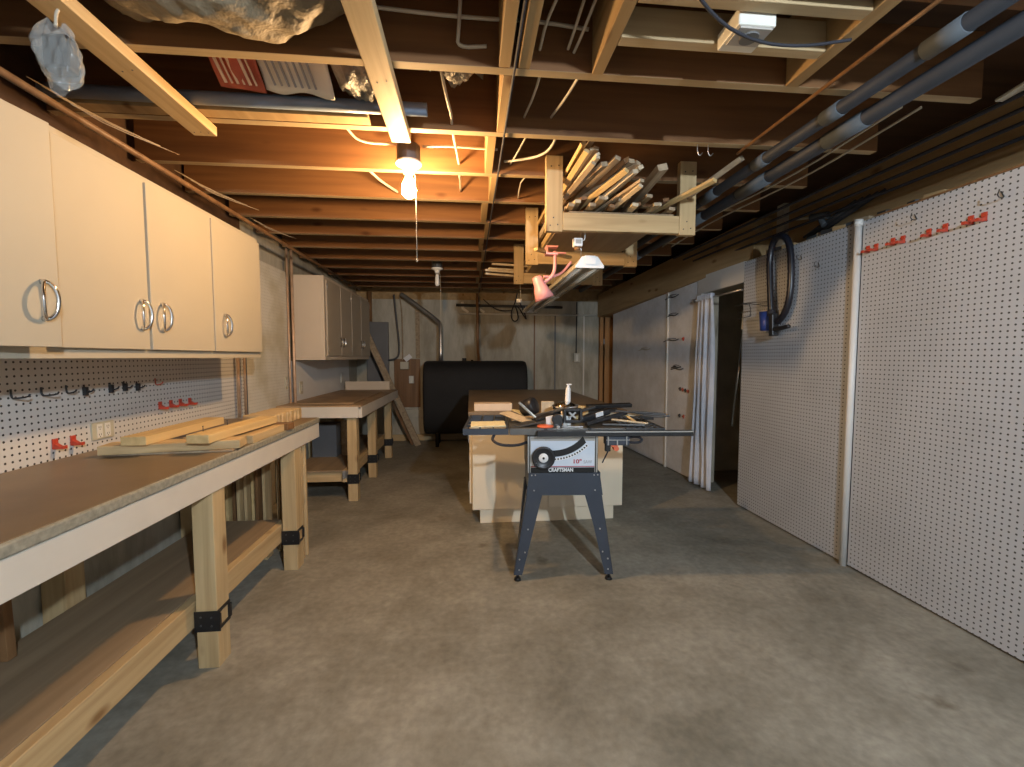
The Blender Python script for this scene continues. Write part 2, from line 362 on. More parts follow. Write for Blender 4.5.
# dropped beam along the far right
struct('trim_5', MB().prism([(2.30,3.40,2.036),(2.459,3.40,2.036),(2.459,6.6,1.86),(1.96,6.6,1.86)], (0,0,0.34)), 'rim')
struct('trim_6', MB().box(-1.66, -1.638, -2.6, 3.36, 2.001, 2.436).box(-1.70, -1.66, -2.6, 8.0, 2.301, 2.436), 'subfloor')
struct('baseboard_back', MB().box(-1.3, 1.9, YF-0.03, YF, 0, 0.09), 'pine_x')
# vertical form lines on the back wall
for k, (x, m_) in enumerate(((0.98,'darkwood'),(1.75,'batten'),(1.30,'greyboard'))):
    struct('trim_%d' % (7+k), MB().box(x-0.010, x+0.010, YF-0.012, YF, 0.09, 1.88), m_)

# ---------------------------------------------------------------- joists and blocking
JY = [-1.36, -0.95, -0.54, -0.13, 0.28, 0.69, 1.10, 1.51, 1.925, 2.345, 2.745, 3.17, 3.58, 4.0, 4.435, 4.88, 5.295, 5.71, 6.12]
vis = JY[7:]
for k, y in enumerate(JY):
    x0 = -1.60 if k % 2 else -1.62
    if k < 7:                                  # joists over and behind the camera
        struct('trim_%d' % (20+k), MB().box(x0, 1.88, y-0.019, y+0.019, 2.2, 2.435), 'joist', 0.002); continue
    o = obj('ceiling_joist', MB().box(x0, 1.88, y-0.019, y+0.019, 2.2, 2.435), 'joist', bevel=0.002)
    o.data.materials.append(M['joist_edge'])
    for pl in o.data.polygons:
        if pl.normal.z < -0.5: pl.material_index = 1      # paler lower edge and darker faces put the lamp light into the colour
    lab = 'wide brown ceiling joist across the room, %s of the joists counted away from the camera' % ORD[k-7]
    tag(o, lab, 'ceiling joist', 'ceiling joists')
for k in range(7, len(JY)-1):
    y0, y1 = JY[k]+0.0195, JY[k+1]-0.0195; dx = 0.018*(1 if k % 2 else -1)
    o = obj('joist_blocking', MB().box(0.10+dx, 0.138+dx, y0, y1, 2.2, 2.43), 'joist_y', bevel=0.002)
    tag(o, 'short wood block between joists on the centre line, %s counted from the camera' % ORD[k-7], 'blocking', 'joist blocking down the middle')
o = obj('joist_blocking', MB().box(0.165, 0.203, 1.12, 1.49, 2.2, 2.43).box(0.100, 0.138, 1.12, 1.49, 2.2, 2.43), 'joist_y', bevel=0.002)
tag(o, 'doubled wood block at the top edge of the photo, just left of the hanging wires', 'blocking')
tag(obj('black_cable', MB().tube([(0.152, 0.7, 2.192), (0.150, 2.3, 2.190), (0.146, 3.1, 2.194), (0.144, 4.4, 2.186), (0.14, 6.55, 2.19)], 0.0045, 8, 1), 'cable_dark'),
    'thin black cable running away down the centre of the joists', 'cable')
# loose boards nailed under the joists
for (x0, x1, y1, lab) in ((-1.125, -1.035, 1.972, 'pale two-by-four nailed under the joists beside the bagged part, upper left'),
                          (-0.325, -0.245, 1.952, 'pale two-by-four nailed under the joists, pointing at the lit bulb')):
    t = thing('nailed_board', lab, 'board', ((x0+x1)/2, 1.4, 2.160))
    obj('plank', MB().box(x0, x1, 0.85, y1, 2.160, 2.1985), 'pine_y', t, 0.003)
    nb = MB()
    for q in ((0.2, -0.03), (0.5, -0.035), (0.8, -0.03), (0.3, -0.41), (0.7, -0.42)):
        nb.cyl((x0+(x1-x0)*q[0], y1+q[1], 2.1585), (x0+(x1-x0)*q[0], y1+q[1], 2.1605), 0.0025, n=8)
    obj('nail_heads', nb, 'darkgrey', t)
# framed hatch at upper right
t = thing('ceiling_framing', 'ladder of light framing boards around the small white ceiling box', 'framing', (0.80, 1.3, 2.2))
obj('side_board', MB().box(0.412, 0.450, 0.95, 1.488, 2.195, 2.40), 'joist_y', t, 0.002)
obj('side_board', MB().box(1.105, 1.150, 0.90, 1.488, 2.195, 2.42), 'joist_y', t, 0.002)
obj('cross_board', MB().box(0.452, 1.103, 1.312, 1.350, 2.195, 2.285), 'joist_edge', t, 0.002)
obj('cross_board', MB().box(0.452, 1.103, 1.150, 1.188, 2.195, 2.285), 'joist_edge', t, 0.002)
t = thing('ceiling_box', 'small white box with a round knockout between the light framing boards', 'junction box', (0.80, 1.25, 2.165))
obj('casing', MB().box(0.745, 0.855, 1.195, 1.305, 2.168, 2.215), 'outlet_white', t, 0.004)
obj('cover', MB().box(0.752, 0.848, 1.20, 1.27, 2.162, 2.168), 'plate_grey', t, 0.001)
obj('knockout', MB().cyl((0.80, 1.235, 2.158), (0.80, 1.235, 2.163), 0.026, n=20), 'greyboard', t)
tag(obj('power_cord', MB().tube([(0.50, 1.06, 2.192), (0.66, 1.18, 2.165), (0.82, 1.24, 2.155), (0.98, 1.26, 2.165), (1.13, 1.25, 2.189)], 0.0045), 'cable_dark'),
    'dark cord sagging across the white ceiling box', 'cord')

# ================================================================ BULBS
def bulb_fixture(x, y, label, glass, pull=1.72, lit=True):
    t = thing('bulb_fixture', label, 'light fixture', (x, y, 2.0))
    obj('metal_box', MB().cyl((x, y, 2.176), (x, y, 2.250), 0.056, n=8), 'darkgrey', t, 0.003)
    ya = max(q for q in JY if q < y)+0.0195; yb = min(q for q in JY if q > y)-0.0195
    obj('support_bar', MB().box(x-0.012, x+0.012, ya, yb, 2.2505, 2.258).box(x-0.012, x+0.012, ya, ya+0.003, 2.2, 2.2505).box(x-0.012, x+0.012, yb-0.003, yb, 2.2, 2.2505), 'darkgrey', t)
    obj('porcelain_base', MB().lathe((x, y, 2.120), [(0.001, 0.0), (0.022, 0.0), (0.026, 0.02), (0.030, 0.03), (0.060, 0.042), (0.062, 0.05), (0.058, 0.054), (0.001, 0.055)]), 'porcelain', t)
    s = obj('socket', MB().cyl((x, y, 2.108), (x, y, 2.122), 0.017, n=16), 'silver', t)
    if lit: prof = [(0.001, -0.100), (0.018, -0.097), (0.031, -0.084), (0.0345, -0.064), (0.031, -0.040), (0.019, -0.014), (0.0145, 0.0)]
    else:   prof = [(0.001, -0.12), (0.014, -0.117), (0.021, -0.105), (0.023, -0.085), (0.021, -0.045), (0.018, -0.02), (0.016, 0.0)]
    obj('bulb', MB().lathe((x, y, 2.108), prof), glass, t)
    c = MB().tube([(x+0.022, y-0.01, 2.128), (x+0.034, y-0.012, 2.10), (x+0.035, y-0.012, pull)], 0.0016, 6, 1)
    c.lathe((x+0.035, y-0.012, pull-0.016), [(0.0005, 0), (0.004, 0.003), (0.005, 0.010), (0.0005, 0.018)], 8)
    obj('pull_chain', c, 'cable', t)
    return t
bulb_fixture(-0.285, 2.17, 'bare lit bulb glowing warm in a porcelain holder with a pull chain', 'bulb_warm')
bulb_fixture(-0.335, 4.66, 'unlit bare bulb in a holder among the far joists', 'bulb_off', 1.45, False)
bulb_fixture(COOL_POS[0], COOL_POS[1], 'lit bare bulb behind the camera', 'bulb_cool')

# cables at the joists
def cable(pts, label, mat='cable', r=0.006, grp=None, sm=2):
    return tag(obj('wire' if mat == 'cable' else 'dark_wire', MB().tube(pts, r, 8, sm), mat), label, 'wire', grp)
cable([(-0.60,1.945,2.42),(-0.585,2.05,2.34),(-0.55,2.13,2.285),(-0.50,2.16,2.25),(-0.34,2.17,2.255)], 'pale cable dropping in an arc to the left of the lit bulb')
cable([(-0.22,2.17,2.25),(-0.08,2.18,2.262),(0.04,2.19,2.262),(0.14,2.20,2.265)], 'pale cable running right from the lit bulb to the centre blocking')
cable([(-0.10,1.945,2.42),(-0.085,2.05,2.33),(-0.06,2.18,2.25),(-0.05,2.32,2.24)], 'short bent cable hanging down between the lit bulb and the centre blocking')
cable([(-0.02,1.43,2.40),(-0.03,1.46,2.28),(-0.035,1.485,2.25),(0.06,1.485,2.26)], 'pale cable looping down above the foil bag, left of centre')
cable([(-0.14,1.60,2.43),(-0.11,1.66,2.36),(-0.09,1.75,2.27),(-0.07,1.85,2.235),(-0.07,1.903,2.225)], 'white cable hooked down beside the foil bag')
cable([(0.30,1.20,2.42),(0.285,1.28,2.33),(0.24,1.38,2.28),(0.235,1.485,2.26)], 'grey wire curving down right of the doubled blocking', r=0.005)
cable([(0.34,1.15,2.43),(0.36,1.30,2.36),(0.335,1.42,2.28),(0.33,1.487,2.27)], 'grey wire, left one of the pair beside the slanting block', r=0.005)
cable([(0.39,1.15,2.43),(0.395,1.30,2.35),(0.36,1.42,2.27),(0.35,1.487,2.26)], 'grey wire, right one of the pair beside the slanting block', r=0.005)
cable([(-0.9,1.42,2.31),(-0.4,1.45,2.335),(-0.02,1.46,2.325),(0.22,1.465,2.335),(0.39,1.45,2.31)], 'long horizontal cable crossing behind the hanging wires at the top')
cable([(0.255,1.54,2.25),(0.25,1.70,2.245),(0.235,1.90,2.265)], 'thin wire crossing the dark bay, left one', r=0.005, sm=1)
cable([(0.40,1.54,2.25),(0.375,1.72,2.25),(0.35,1.90,2.27)], 'thin wire crossing the dark bay, right one', r=0.005, sm=1)
cable([(0.40,1.95,2.29),(0.395,2.04,2.235),(0.36,2.12,2.215),(0.28,2.20,2.225),(0.18,2.27,2.24)], 'thick white cable looping beside the near lumber rack post')
cable([(0.27,1.95,2.25),(0.235,2.1,2.22),(0.215,2.32,2.25)], 'thin wire left of the thick white cable', r=0.004)
cable([(0.36,2.37,2.24),(0.29,2.45,2.23),(0.29,2.6,2.215),(0.30,2.72,2.22)], 'kinked grey wire left of the near rack post', r=0.004, sm=1)
cable([(-0.55,2.37,2.25),(-0.50,2.55,2.235),(-0.42,2.70,2.225)], 'loose cable end on the joist left of the lit bulb', r=0.007)
cable([(-0.05,2.37,2.26),(-0.05,2.45,2.22),(-0.05,2.55,2.27),(-0.05,2.72,2.25)], 'short cable beneath the second joist beyond the bulb', r=0.006, sm=1)

# copper and dark pipes along the left wall top
tag(obj('copper_pipe', MB().tube([(-1.42, -0.2, 2.12), (-1.42, 4.0, 2.12), (-1.42, 5.9, 2.13)], 0.013, 10, 0), 'darkwood'),
    'long brown pipe running above the left wall cabinets', 'pipe')
tag(obj('copper_pipe', MB().cyl((-1.575, 4.10, 0.14), (-1.575, 4.10, 2.195), 0.012), 'copper'), 'upright copper pipe left of the far wall cabinet', 'pipe', 'upright copper pipes')
tag(obj('copper_pipe', MB().cyl((-1.592, 4.045, 0.14), (-1.592, 4.045, 2.195), 0.008), 'copper'), 'thinner copper pipe standing just left of its twin by the far cabinet', 'pipe', 'upright copper pipes')
t = thing('copper_pipes', 'pair of copper pipes coming down behind the worktop from the near cabinets', 'pipe', (-1.58, 3.08, 0.84))
obj('pipe', MB().cyl((-1.585, 3.16, 0.835), (-1.585, 3.16, 2.10), 0.010), 'copper', t)
obj('pipe', MB().cyl((-1.572, 3.22, 0.835), (-1.572, 3.22, 2.10), 0.008), 'copper', t)
for k, (y, n) in enumerate(((2.0, 5), (2.75, 5), (3.5, 4))):
    c = MB()
    for q in range(n):
        a = Vector((-1.50+0.02*q, y-0.3+0.03*q, 2.205-0.012*q)); c.tube([a, a+Vector((0.015, 0.10, 0.0)), a+Vector((0.04+0.02*q, 0.22+0.03*q, -0.012+0.004*q))], 0.0022, 6, 1)
    tag(obj('wire_bundle', c, 'greywood'), '%s frayed bundle of thin cables above the left cabinets, counted from the camera' % ORD[k], 'wire', 'frayed wire bundles above the cabinets')

# ================================================================ PLASTIC, BAGS AND PIPE IN THE JOIST BAYS
def bag_sheet(nm, x0, x1, y0, y1, z, sag, mat, lab, cat, seed=1, th=0.004, nu=26, nv=14, amp=0.02):
    rr = random.Random(seed); ph = [rr.uniform(0, 6) for _ in range(8)]
    def f(u, v):
        x = x0+(x1-x0)*u; y = y0+(y1-y0)*v
        zz = z - sag*math.sin(PI*u)**0.7*math.sin(PI*v)**0.6
        zz += amp*math.sin(9*u+ph[0]+4*v)*math.sin(5*v+ph[1]) + amp*0.6*math.sin(23*u+ph[2]+7*v)*math.cos(9*v+ph[3]) + amp*.35*math.sin(41*u+ph[4]-17*v)
        return (x, y+amp*math.sin(11*u+ph[5]), zz)
    return tag(obj(nm, MB().sheet(f, nu, nv), mat, solid=th), lab, cat)
bag_sheet('plastic_sheet', -1.03, -0.36, 1.13, 1.47, 2.29, 0.13, 'sheet', 'cloudy plastic sheet sagging from the ceiling at the top left', 'plastic sheet', 3, 0.004, 34, 18, 0.016)
bag_sheet('plastic_sheet', -0.95, -0.50, 1.16, 1.44, 2.375, 0.10, 'film', 'clear crinkled plastic tucked above the cloudy sheet', 'plastic sheet', 5, 0.003, 34, 18, 0.02)
t = thing('printed_bag', 'red and white printed bag tucked up between the joists', 'bag', (-0.7, 1.72, 2.22))
def pb(x0, x1, a):
    return lambda u, v: (x0+(x1-x0)*u, 1.62+0.14*v+0.01*math.sin(9*u), 2.355-0.115*v+0.004*math.sin(9*u+a)+0.004*math.sin(8*v+a) - 0.015*u)
obj('red_panel', MB().sheet(pb(-0.905, -0.745, 0), 12, 8), 'red_sign', t, solid=0.004)
obj('white_panel', MB().sheet(pb(-0.745, -0.50, 2), 16, 8), 'outlet_white', t, solid=0.004)
pr = MB()
for k in range(6):
    x = -0.885+0.021*k; pr.bar((x, 1.650, 2.312-0.0012*k), (x+0.012, 1.735, 2.243-0.0012*k), 0.006 if k % 2 else 0.010, 0.004)
obj('pale_print', pr, 'paper2', t)
pr = MB()
for k in range(7):
    x = -0.715+0.024*k; pr.bar((x, 1.665, 2.300-0.0012*k), (x+0.012, 1.735, 2.243-0.0012*k), 0.007, 0.004)
obj('print_lines', pr, 'ink_grey', t)
bag_sheet('crinkled_bag', -0.50, -0.30, 1.60, 1.86, 2.32, 0.10, 'insul', 'crumpled silvery plastic bag right of the printed bag', 'bag', 8, 0.004, 22, 22, 0.014)
bag_sheet('foil_bag', -0.15, 0.06, 1.60, 1.80, 2.36, 0.05, 'insul', 'crumpled silvery foil bag between joists just left of the centre blocking', 'bag', 11, 0.004, 20, 20, 0.022)
bag_sheet('plastic_tag', -0.54, -0.46, 1.22, 1.32, 2.27, 0.03, 'insul', 'small crumpled white scrap hanging at the right end of the cloudy sheet', 'plastic scrap', 13, 0.003, 12, 12, 0.015)
# hanging bagged part
t = thing('bagged_part', 'dark part in a clear plastic bag hanging near the upper left corner', 'bag', (-1.06, 1.3, 1.95))
rr = random.Random(4)
def bagf(u, v):
    a = 2*PI*u; h = v; r = 0.048*math.sin(PI*min(1, h*0.86+0.10))**0.45
    n = 1+0.16*math.sin(3*a+5*h)+0.10*math.sin(7*a+9*h)+0.07*math.sin(13*a-17*h)
    return (-1.06+r*n*math.cos(a)*1.0-0.012*h, 1.30+r*n*math.sin(a)*0.7, 1.955+0.16*h+0.012*math.sin(a*2))
obj('clear_bag', MB().sheet(bagf, 56, 30), 'film', t)
obj('dark_part', MB().bar((-1.062, 1.30, 1.995), (-1.066, 1.305, 2.085), 0.062, 0.04), 'pipe_dark', t, 0.008)
obj('bag_tie', MB().tube([(-1.07, 1.30, 2.11), (-1.072, 1.305, 2.145), (-1.07, 1.31, 2.1595)], 0.004, 6, 1), 'cable', t)
tag(obj('loose_pipe', MB().cyl((-1.55, 1.81, 2.225), (-0.163, 1.81, 2.225), 0.024, n=20), 'blue_pipe'), 'blue-grey pipe lying in a joist bay below the printed bag', 'pipe')
tag(obj('pipe_rest', MB().box(-1.55, -0.40, 1.845, 1.9045, 2.202, 2.222), 'rim'), 'thin reddish strip lying beside the blue-grey pipe', 'wood strip')

# dark pipes on the right
def banded(x, z, r, bands, label):
    t = thing('overhead_pipe', label, 'pipe', (x, 2.5, z-r))
    obj('pipe', MB().cyl((x, -0.5, z), (x, 5.6, z), r, n=20), 'pipe_dark', t)
    for (a, b) in bands: obj('grey_band', MB().cyl((x, a, z), (x, b, z), r+0.003, n=20), 'pipe_grey', t)  # slightly wider bands in a paler grey
banded(1.435, 2.115, 0.029, ((1.50, 1.68), (2.02, 2.25), (2.60, 2.95), (3.6, 3.9)), 'long dark pipe slung below the joists, the lower one nearer the right wall')
banded(1.335, 2.145, 0.025, ((1.10, 1.21), (1.50, 1.58), (1.90, 1.98), (2.30, 2.44), (2.8, 3.1)), 'long dark pipe slung below the joists, the one further from the right wall')
tag(obj('copper_pipe', MB().cyl((1.232, 0.4, 2.185), (1.232, 1.96, 2.185), 0.0065), 'darkwood'), 'thin copper pipe running beside the dark overhead pipes', 'pipe')
t = thing('pipe_hanger', 'pair of small hooks under the joist beyond the copper pipe end', 'hook', (1.15, 1.93, 2.14))
for x in (1.02, 1.07): obj('hook', MB().tube([(x, 1.925, 2.20), (x, 1.925, 2.165), (x+0.012, 1.925, 2.150), (x+0.024, 1.925, 2.165)], 0.002, 6, 1), 'silver', t)
for k, (x, z) in enumerate(((1.55, 2.19), (1.62, 2.188), (1.70, 2.19))):
    cable([(x, 1.55, z), (x+0.04, 2.2, z-0.01), (x-0.03, 2.9, z-0.002), (x, 3.6, z-0.01)], 'pale cable under the joists right of the dark pipes, %s one from the left' % ORD[k], r=0.005)
for k, (x, z) in enumerate(((1.98, 2.20), (2.08, 2.19), (2.18, 2.18), (2.30, 2.17))):
    cable([(x, 0.3, z), (x, 2.2, z-0.01), (x-0.02, 4.1, z-0.002)], 'dark conduit above the right wall, %s one counted from the room side' % ORD[k], 'cable_dark', r=0.009)
t = thing('grey_cable_end', 'pale stub of pipe with a flattened end at the upper right edge', 'pipe', (1.95, 1.3, 2.1))
obj('stub', MB().cyl((1.96, 1.42, 2.21), (1.92, 0.9, 2.24), 0.014), 'reflector', t)
obj('flattened_end', MB().bar((1.96, 1.41, 2.21), (1.966, 1.50, 2.20), 0.045, 0.012), 'reflector', t, 0.005)

# ================================================================ LEFT SIDE: WALL CABINETS, PEGBOARD, BENCH
def arched_handle(parent, x, y, z, s=1.0):
    """chrome leaf-shaped pull on an x = const face"""
    mb = MB(); H, W = 0.054*s, 0.028*s
    for sg in (-1, 1):
        pts = []
        for k in range(13):
            a = -PI/2 + PI*k/12
            pts.append((x+0.007+0.016*math.cos(a), y+sg*W*math.cos(a)*0.8, z+H*math.sin(a)))
        mb.tube(pts, 0.0058 if sg > 0 else 0.0045, 8, 0)
    for q in (-1, 1): mb.cyl((x, y, z+q*H*0.97), (x+0.012, y, z+q*H*0.97), 0.008, 0.006)
    return obj('handle', mb, 'chrome', parent)
def wall_cabinet(name_lab, y0, y1, doors, xb, xf, z0, z1, mat, dmat, rail=0.03):
    t = thing('wall_cabinet', name_lab, 'cabinet', ((xb+xf)/2, (y0+y1)/2, z0))
    c = MB(); c.box(xb, xf, y0, y1, z0, z0+0.02).box(xb, xf, y0, y1, z1-0.02, z1).box(xb, xb+0.01, y0, y1, z0+0.02, z1-0.02)
    c.box(xb+0.01, xf, y0, y0+0.02, z0+0.02, z1-0.02).box(xb+0.01, xf, y1-0.02, y1, z0+0.02, z1-0.02)
    obj('carcass', c, mat, t, 0.002)
    fr = MB(); fr.box(xf, xf+0.019, y0, y1, z0, z0+rail+0.02).box(xf, xf+0.019, y0, y1, z1-0.03, z1)
    for (a, b, hy, aj) in doors: fr.box(xf, xf+0.019, a-0.02, a+0.012, z0+rail+0.02, z1-0.03)
    fr.box(xf, xf+0.019, y1-0.03, y1, z0+rail+0.02, z1-0.03)
    obj('face_frame', fr, mat, t, 0.0015)
    return t, xf+0.0195
WX = -1.62
# near cabinets
t, fx = wall_cabinet('cream wall cabinet with four plain doors over the near workbench', -0.2, 2.80, [(-0.2,0.4,0,0),(0.4,0.98,0,0),(0.98,1.47,0,0),(1.47,1.855,0,0),(1.86,2.29,0,0),(2.30,2.79,0,0)], WX, -1.29, 1.245, 1.955, 'cream', 'cream')
for (a, b, hy, aj) in ((-0.18,0.37,None,0), (0.40,0.93,None,0), (0.955,1.452,1.40,0.0), (1.460,1.852,1.812,0), (1.866,2.290,1.925,0), (2.300,2.785,2.385,0)):
    if b == 1.452:     # slightly ajar, hinged at its near side
        d = obj('door', MB().prism([(fx+0.002, a, 1.279), (fx+0.020, a, 1.279), (fx+0.060, b-0.022, 1.279), (fx+0.042, b-0.022, 1.279)], (0,0,0.648)), 'cream', t, 0.002)
        arched_handle(d, fx+0.0565, hy-0.02, 1.412)
    else:
        d = obj('door', MB().box(fx+0.0005, fx+0.0185, a, b, 1.279, 1.927), 'cream', t, 0.002)
        if hy: arched_handle(d, fx+0.0185, hy, 1.412)
# far wall cabinet
t, fx = wall_cabinet('beige wall cabinet with two pairs of narrow doors at the far left', 4.20, 5.98, [(4.22,4.6,0,0),(5.05,5.4,0,0)], WX, -1.355, 1.222, 2.0, 'cream2', 'cabdoor')
for (a, b, hy) in ((4.235,4.66,4.62), (4.675,5.07,4.72), (5.09,5.50,5.46), (5.515,5.95,5.555)):
    d = obj('door', MB().box(fx+0.0005, fx+0.018, a, b, 1.262, 1.965), 'cabdoor', t, 0.002)
    arched_handle(d, fx+0.018, hy, 1.40, 0.8)
hm = MB()
for y in (4.236, 5.06):
    for z in (1.33, 1.90): hm.cyl((fx+0.020, y, z-0.03), (fx+0.020, y, z+0.03), 0.005, n=8)
obj('hinge', hm, 'silver', t)

# pegboards on the left wall
tag(obj('pegboard_panel', MB().box(-1.632, WX-0.001, -0.5, 3.33, 0.80, 2.0), 'peg_left', bevel=0.001), 'cream white pegboard behind the near workbench, with an outlet and hooks', 'pegboard')
tag(obj('pegboard_panel', MB().box(-1.632, WX-0.001, 3.345, 4.10, 0.80, 2.0), 'peg_old', bevel=0.001), 'stained pegboard between the near and far wall cabinets', 'pegboard')
tag(obj('wall_panel', MB().box(-1.632, WX-0.001, 4.12, 6.05, 0.82, 1.215), 'whitepaint', bevel=0.001), 'smooth white wall board with outlets under the far wall cabinet', 'wall panel')
tag(obj('panel_strip', MB().box(-1.632, WX+0.004, 4.102, 4.118, 0.82, 2.0), 'silver'), 'thin grey strip joining the stained pegboard to the white board', 'trim strip')
tag(obj('panel_strip', MB().box(-1.632, WX+0.004, 3.331, 3.344, 0.80, 2.0), 'pipe_grey'), 'thin grey strip joining the two pegboards behind the copper pipes', 'trim strip')

def outlet(y, z, label, w_=0.115, h_=0.075, mat='outlet', gangs=2):
    t = thing('wall_outlet', label, 'outlet', (WX, y, z-h_/2))
    obj('cover_plate', MB().box(WX, WX+0.007, y-w_/2, y+w_/2, z-h_/2, z+h_/2), mat, t, 0.002)
    for k in range(gangs):
        yy = y + (k-(gangs-1)/2)*0.042
        r = obj('receptacle', MB().box(WX+0.007, WX+0.009, yy-0.015, yy+0.015, z-0.030, z+0.030), 'outlet_white', t, 0.003)
        s = MB()
        for q in (-0.016, 0.016):
            for e in (-0.005, 0.005): s.box(WX+0.009, WX+0.0095, yy+e-0.001, yy+e+0.001, z+q-0.004, z+q+0.004)
            s.cyl((WX+0.0085, yy, z+q-0.009), (WX+0.0095, yy, z+q-0.009), 0.0022, n=8)
        obj('slots', s, 'ink', r)
outlet(2.075, 0.928, 'ivory double outlet in the pegboard above the near worktop')
outlet(4.36, 0.955, 'ivory outlet on the white board just right of the copper pipes', 0.075, 0.12, 'outlet', 1)
outlet(5.70, 0.985, 'small pale outlet at the far end of the white board', 0.075, 0.12, 'outlet_white', 1)
outlet(4.02, 1.02, 'narrow tan outlet plate left of the copper pipes', 0.05, 0.11, 'outlet', 1)

def red_hook(y, z, label, side=1, grp='red plastic peg hooks on the right pegboard'):
    """L-shaped red peg holder; side=1 on the right wall, -1 on the left wall"""
    x = 2.2355 if side == 1 else WX+0.0005; d = -side
    m = MB().box(min(x, x+d*0.006), max(x, x+d*0.006), y-0.011, y+0.011, z-0.018, z+0.022)
    m.prism([(x+d*0.004, y-0.009, z-0.018), (x+d*0.040, y-0.009, z-0.018), (x+d*0.040, y-0.009, z-0.004), (x+d*0.028, y-0.009, z-0.010), (x+d*0.004, y-0.009, z+0.006)], (0, 0.018, 0))
    return tag(obj('red_hook', m, 'red', bevel=0.001), label, 'hook', grp)
hk = [(2.290,1.852),(2.240,1.851),(2.145,1.857),(2.091,1.854),(1.963,1.852),(1.889,1.855),(1.784,1.858),(1.733,1.857)]
for k, (y, z) in enumerate(hk): red_hook(y, z, 'red peg hook on the right pegboard, %s in the row from the left' % ORD[k])
for k, (y, z) in enumerate([(2.44,.995),(2.522,.995),(2.60,.994),(2.682,.992)]): red_hook(y, z, 'small red peg hook above the lumber pile, %s of the four from the left' % ORD[k], -1, 'four red hooks over the lumber pile')
red_hook(1.851, .909, 'red peg hook low on the left pegboard, left one of the pair by the outlet', -1, 'two red hooks by the outlet')
red_hook(1.929, .908, 'red peg hook low on the left pegboard, right one of the pair by the outlet', -1, 'two red hooks by the outlet')
for k, (y, z) in enumerate([(1.70,1.11),(1.81,1.11),(1.913,1.111),(1.994,1.108),(2.127,1.109),(2.207,1.111),(2.286,1.106),(2.412,1.114)]):
    ln = 0.055 if k < 2 else 0.032
    m = MB().tube([(WX+0.003, y, z+0.026), (WX+0.004, y, z-0.002), (WX+0.008, y+0.002, z-0.008), (WX+ln, y+0.004, z-0.002), (WX+ln+0.006, y+0.004, z+0.008)], 0.0032, 8, 1)
    if k in (3, 4, 5, 6): m.box(WX+0.001, WX+0.016, y-0.006, y+0.006, z-0.020, z+0.016)
    tag(obj('peg_hook', m, 'blackplastic' if k < 7 else 'red_sign'), 'dark metal peg hook under the near wall cabinet, %s in the row from the left' % ORD[k], 'hook', 'dark peg hooks on the left pegboard')

# ---------------------------------------------------------------- workbenches
def bench(name_lab, y0, y1, xf, legs, top_mat, zt=0.83, edge=True, shelf=(0.17, 0.275), dz=0.0, shelf_y=None, xo=0.0):
    t = thing('workbench', name_lab, 'workbench', ((WX+xf)/2, (y0+y1)/2, 0))
    zt += dz
    obj('worktop', MB().box(WX+0.001, xf-0.002, y0, y1, zt-0.030, zt), top_mat, t, 0.002)
    if edge:
        e = obj('front_edge', MB().box(xf-0.0015, xf+0.012, y0, y1, zt-0.034, zt+0.001), 'edge', t, 0.010)
    ft, fb = (zt-0.0345, zt-0.130) if edge else (zt-0.012, zt-0.105)
    obj('front_fascia', MB().box(xf-0.024, xf+0.006, y0, y1, fb, ft), 'fascia', t, 0.002)
    obj('end_fascia', MB().box(WX+0.01, xf-0.0245, y1-0.03, y1-0.002, fb, zt-0.031), 'fascia', t, 0.002)
    obj('end_fascia', MB().box(WX+0.01, xf-0.0245, y0-0.004, y0+0.03, fb, zt-(0.031 if edge else 0.012)), 'fascia', t, 0.002)
    for ly in legs:
        lx = xf-xo
        l = obj('leg', MB().box(lx-0.080, lx, ly, ly+0.088, 0, fb-0.0005), 'pine_z', t, 0.003)
        br = MB()
        br.box(lx-0.085, lx+0.013, ly-0.005, ly-0.001, 0.155, 0.238)
        br.box(lx+0.0005, lx+0.005, ly-0.001, ly+0.085, 0.155, 0.168).box(lx+0.0005, lx+0.005, ly-0.001, ly+0.085, 0.225, 0.238)
        br.box(lx+0.0005, lx+0.013, ly-0.001, ly+0.006, 0.168, 0.225).box(lx+0.0005, lx+0.011, ly+0.074, ly+0.085, 0.168, 0.225)
        obj('corner_bracket', br, 'black', l)
        bo = MB()
        for q in ((0.3, 0.3), (0.7, 0.7), (0.3, 0.75), (0.7, 0.25)): bo.cyl((lx-0.09+0.10*q[0], ly-0.007, 0.158+0.077*q[1]), (lx-0.09+0.10*q[0], ly-0.004, 0.158+0.077*q[1]), 0.004, n=8)
        obj('bracket_screws', bo, 'darkgrey', l)
        obj('rear_leg', MB().box(WX-0.028, WX+0.06, ly, ly+0.088, 0, 0.795), 'pine_z', t, 0.003)
    sy0, sy1 = shelf_y if shelf_y else (y0+0.03, y1-0.06)
    obj('shelf', MB().box(WX+0.065, xf-xo-0.128, sy0, sy1, shelf[1]-0.018, shelf[1]), 'ply_y', t, 0.0015)
    obj('shelf_rail', MB().box(xf-xo-0.127, xf-xo-0.089, sy0, sy1, shelf[0], shelf[1]-0.002), 'pine_y', t, 0.003)
    obj('rear_rail', MB().box(WX+0.061, WX+0.10, sy0, sy1, shelf[0], shelf[1]-0.019), 'pine_y', t, 0.003)
    for ly in legs: obj('cross_rail', MB().box(WX+0.101, xf-xo-0.128, ly+0.02, ly+0.058, shelf[0], shelf[1]-0.019), 'pine_x', t, 0.003)
    return t
bench('long near workbench with brown top, white front rail and pine legs', -0.4, 3.00, -1.012, [0.35, 1.79, 2.60], 'hardboard', zt=0.848, shelf_y=(-0.37, 2.69), xo=0.0)
tb = bench('far workbench with worn top and black brackets on its pine legs', 3.80, 5.66, -0.925, [3.83, 4.58, 5.46], 'hardboard2', dz=0.008, edge=False, xo=0.05)
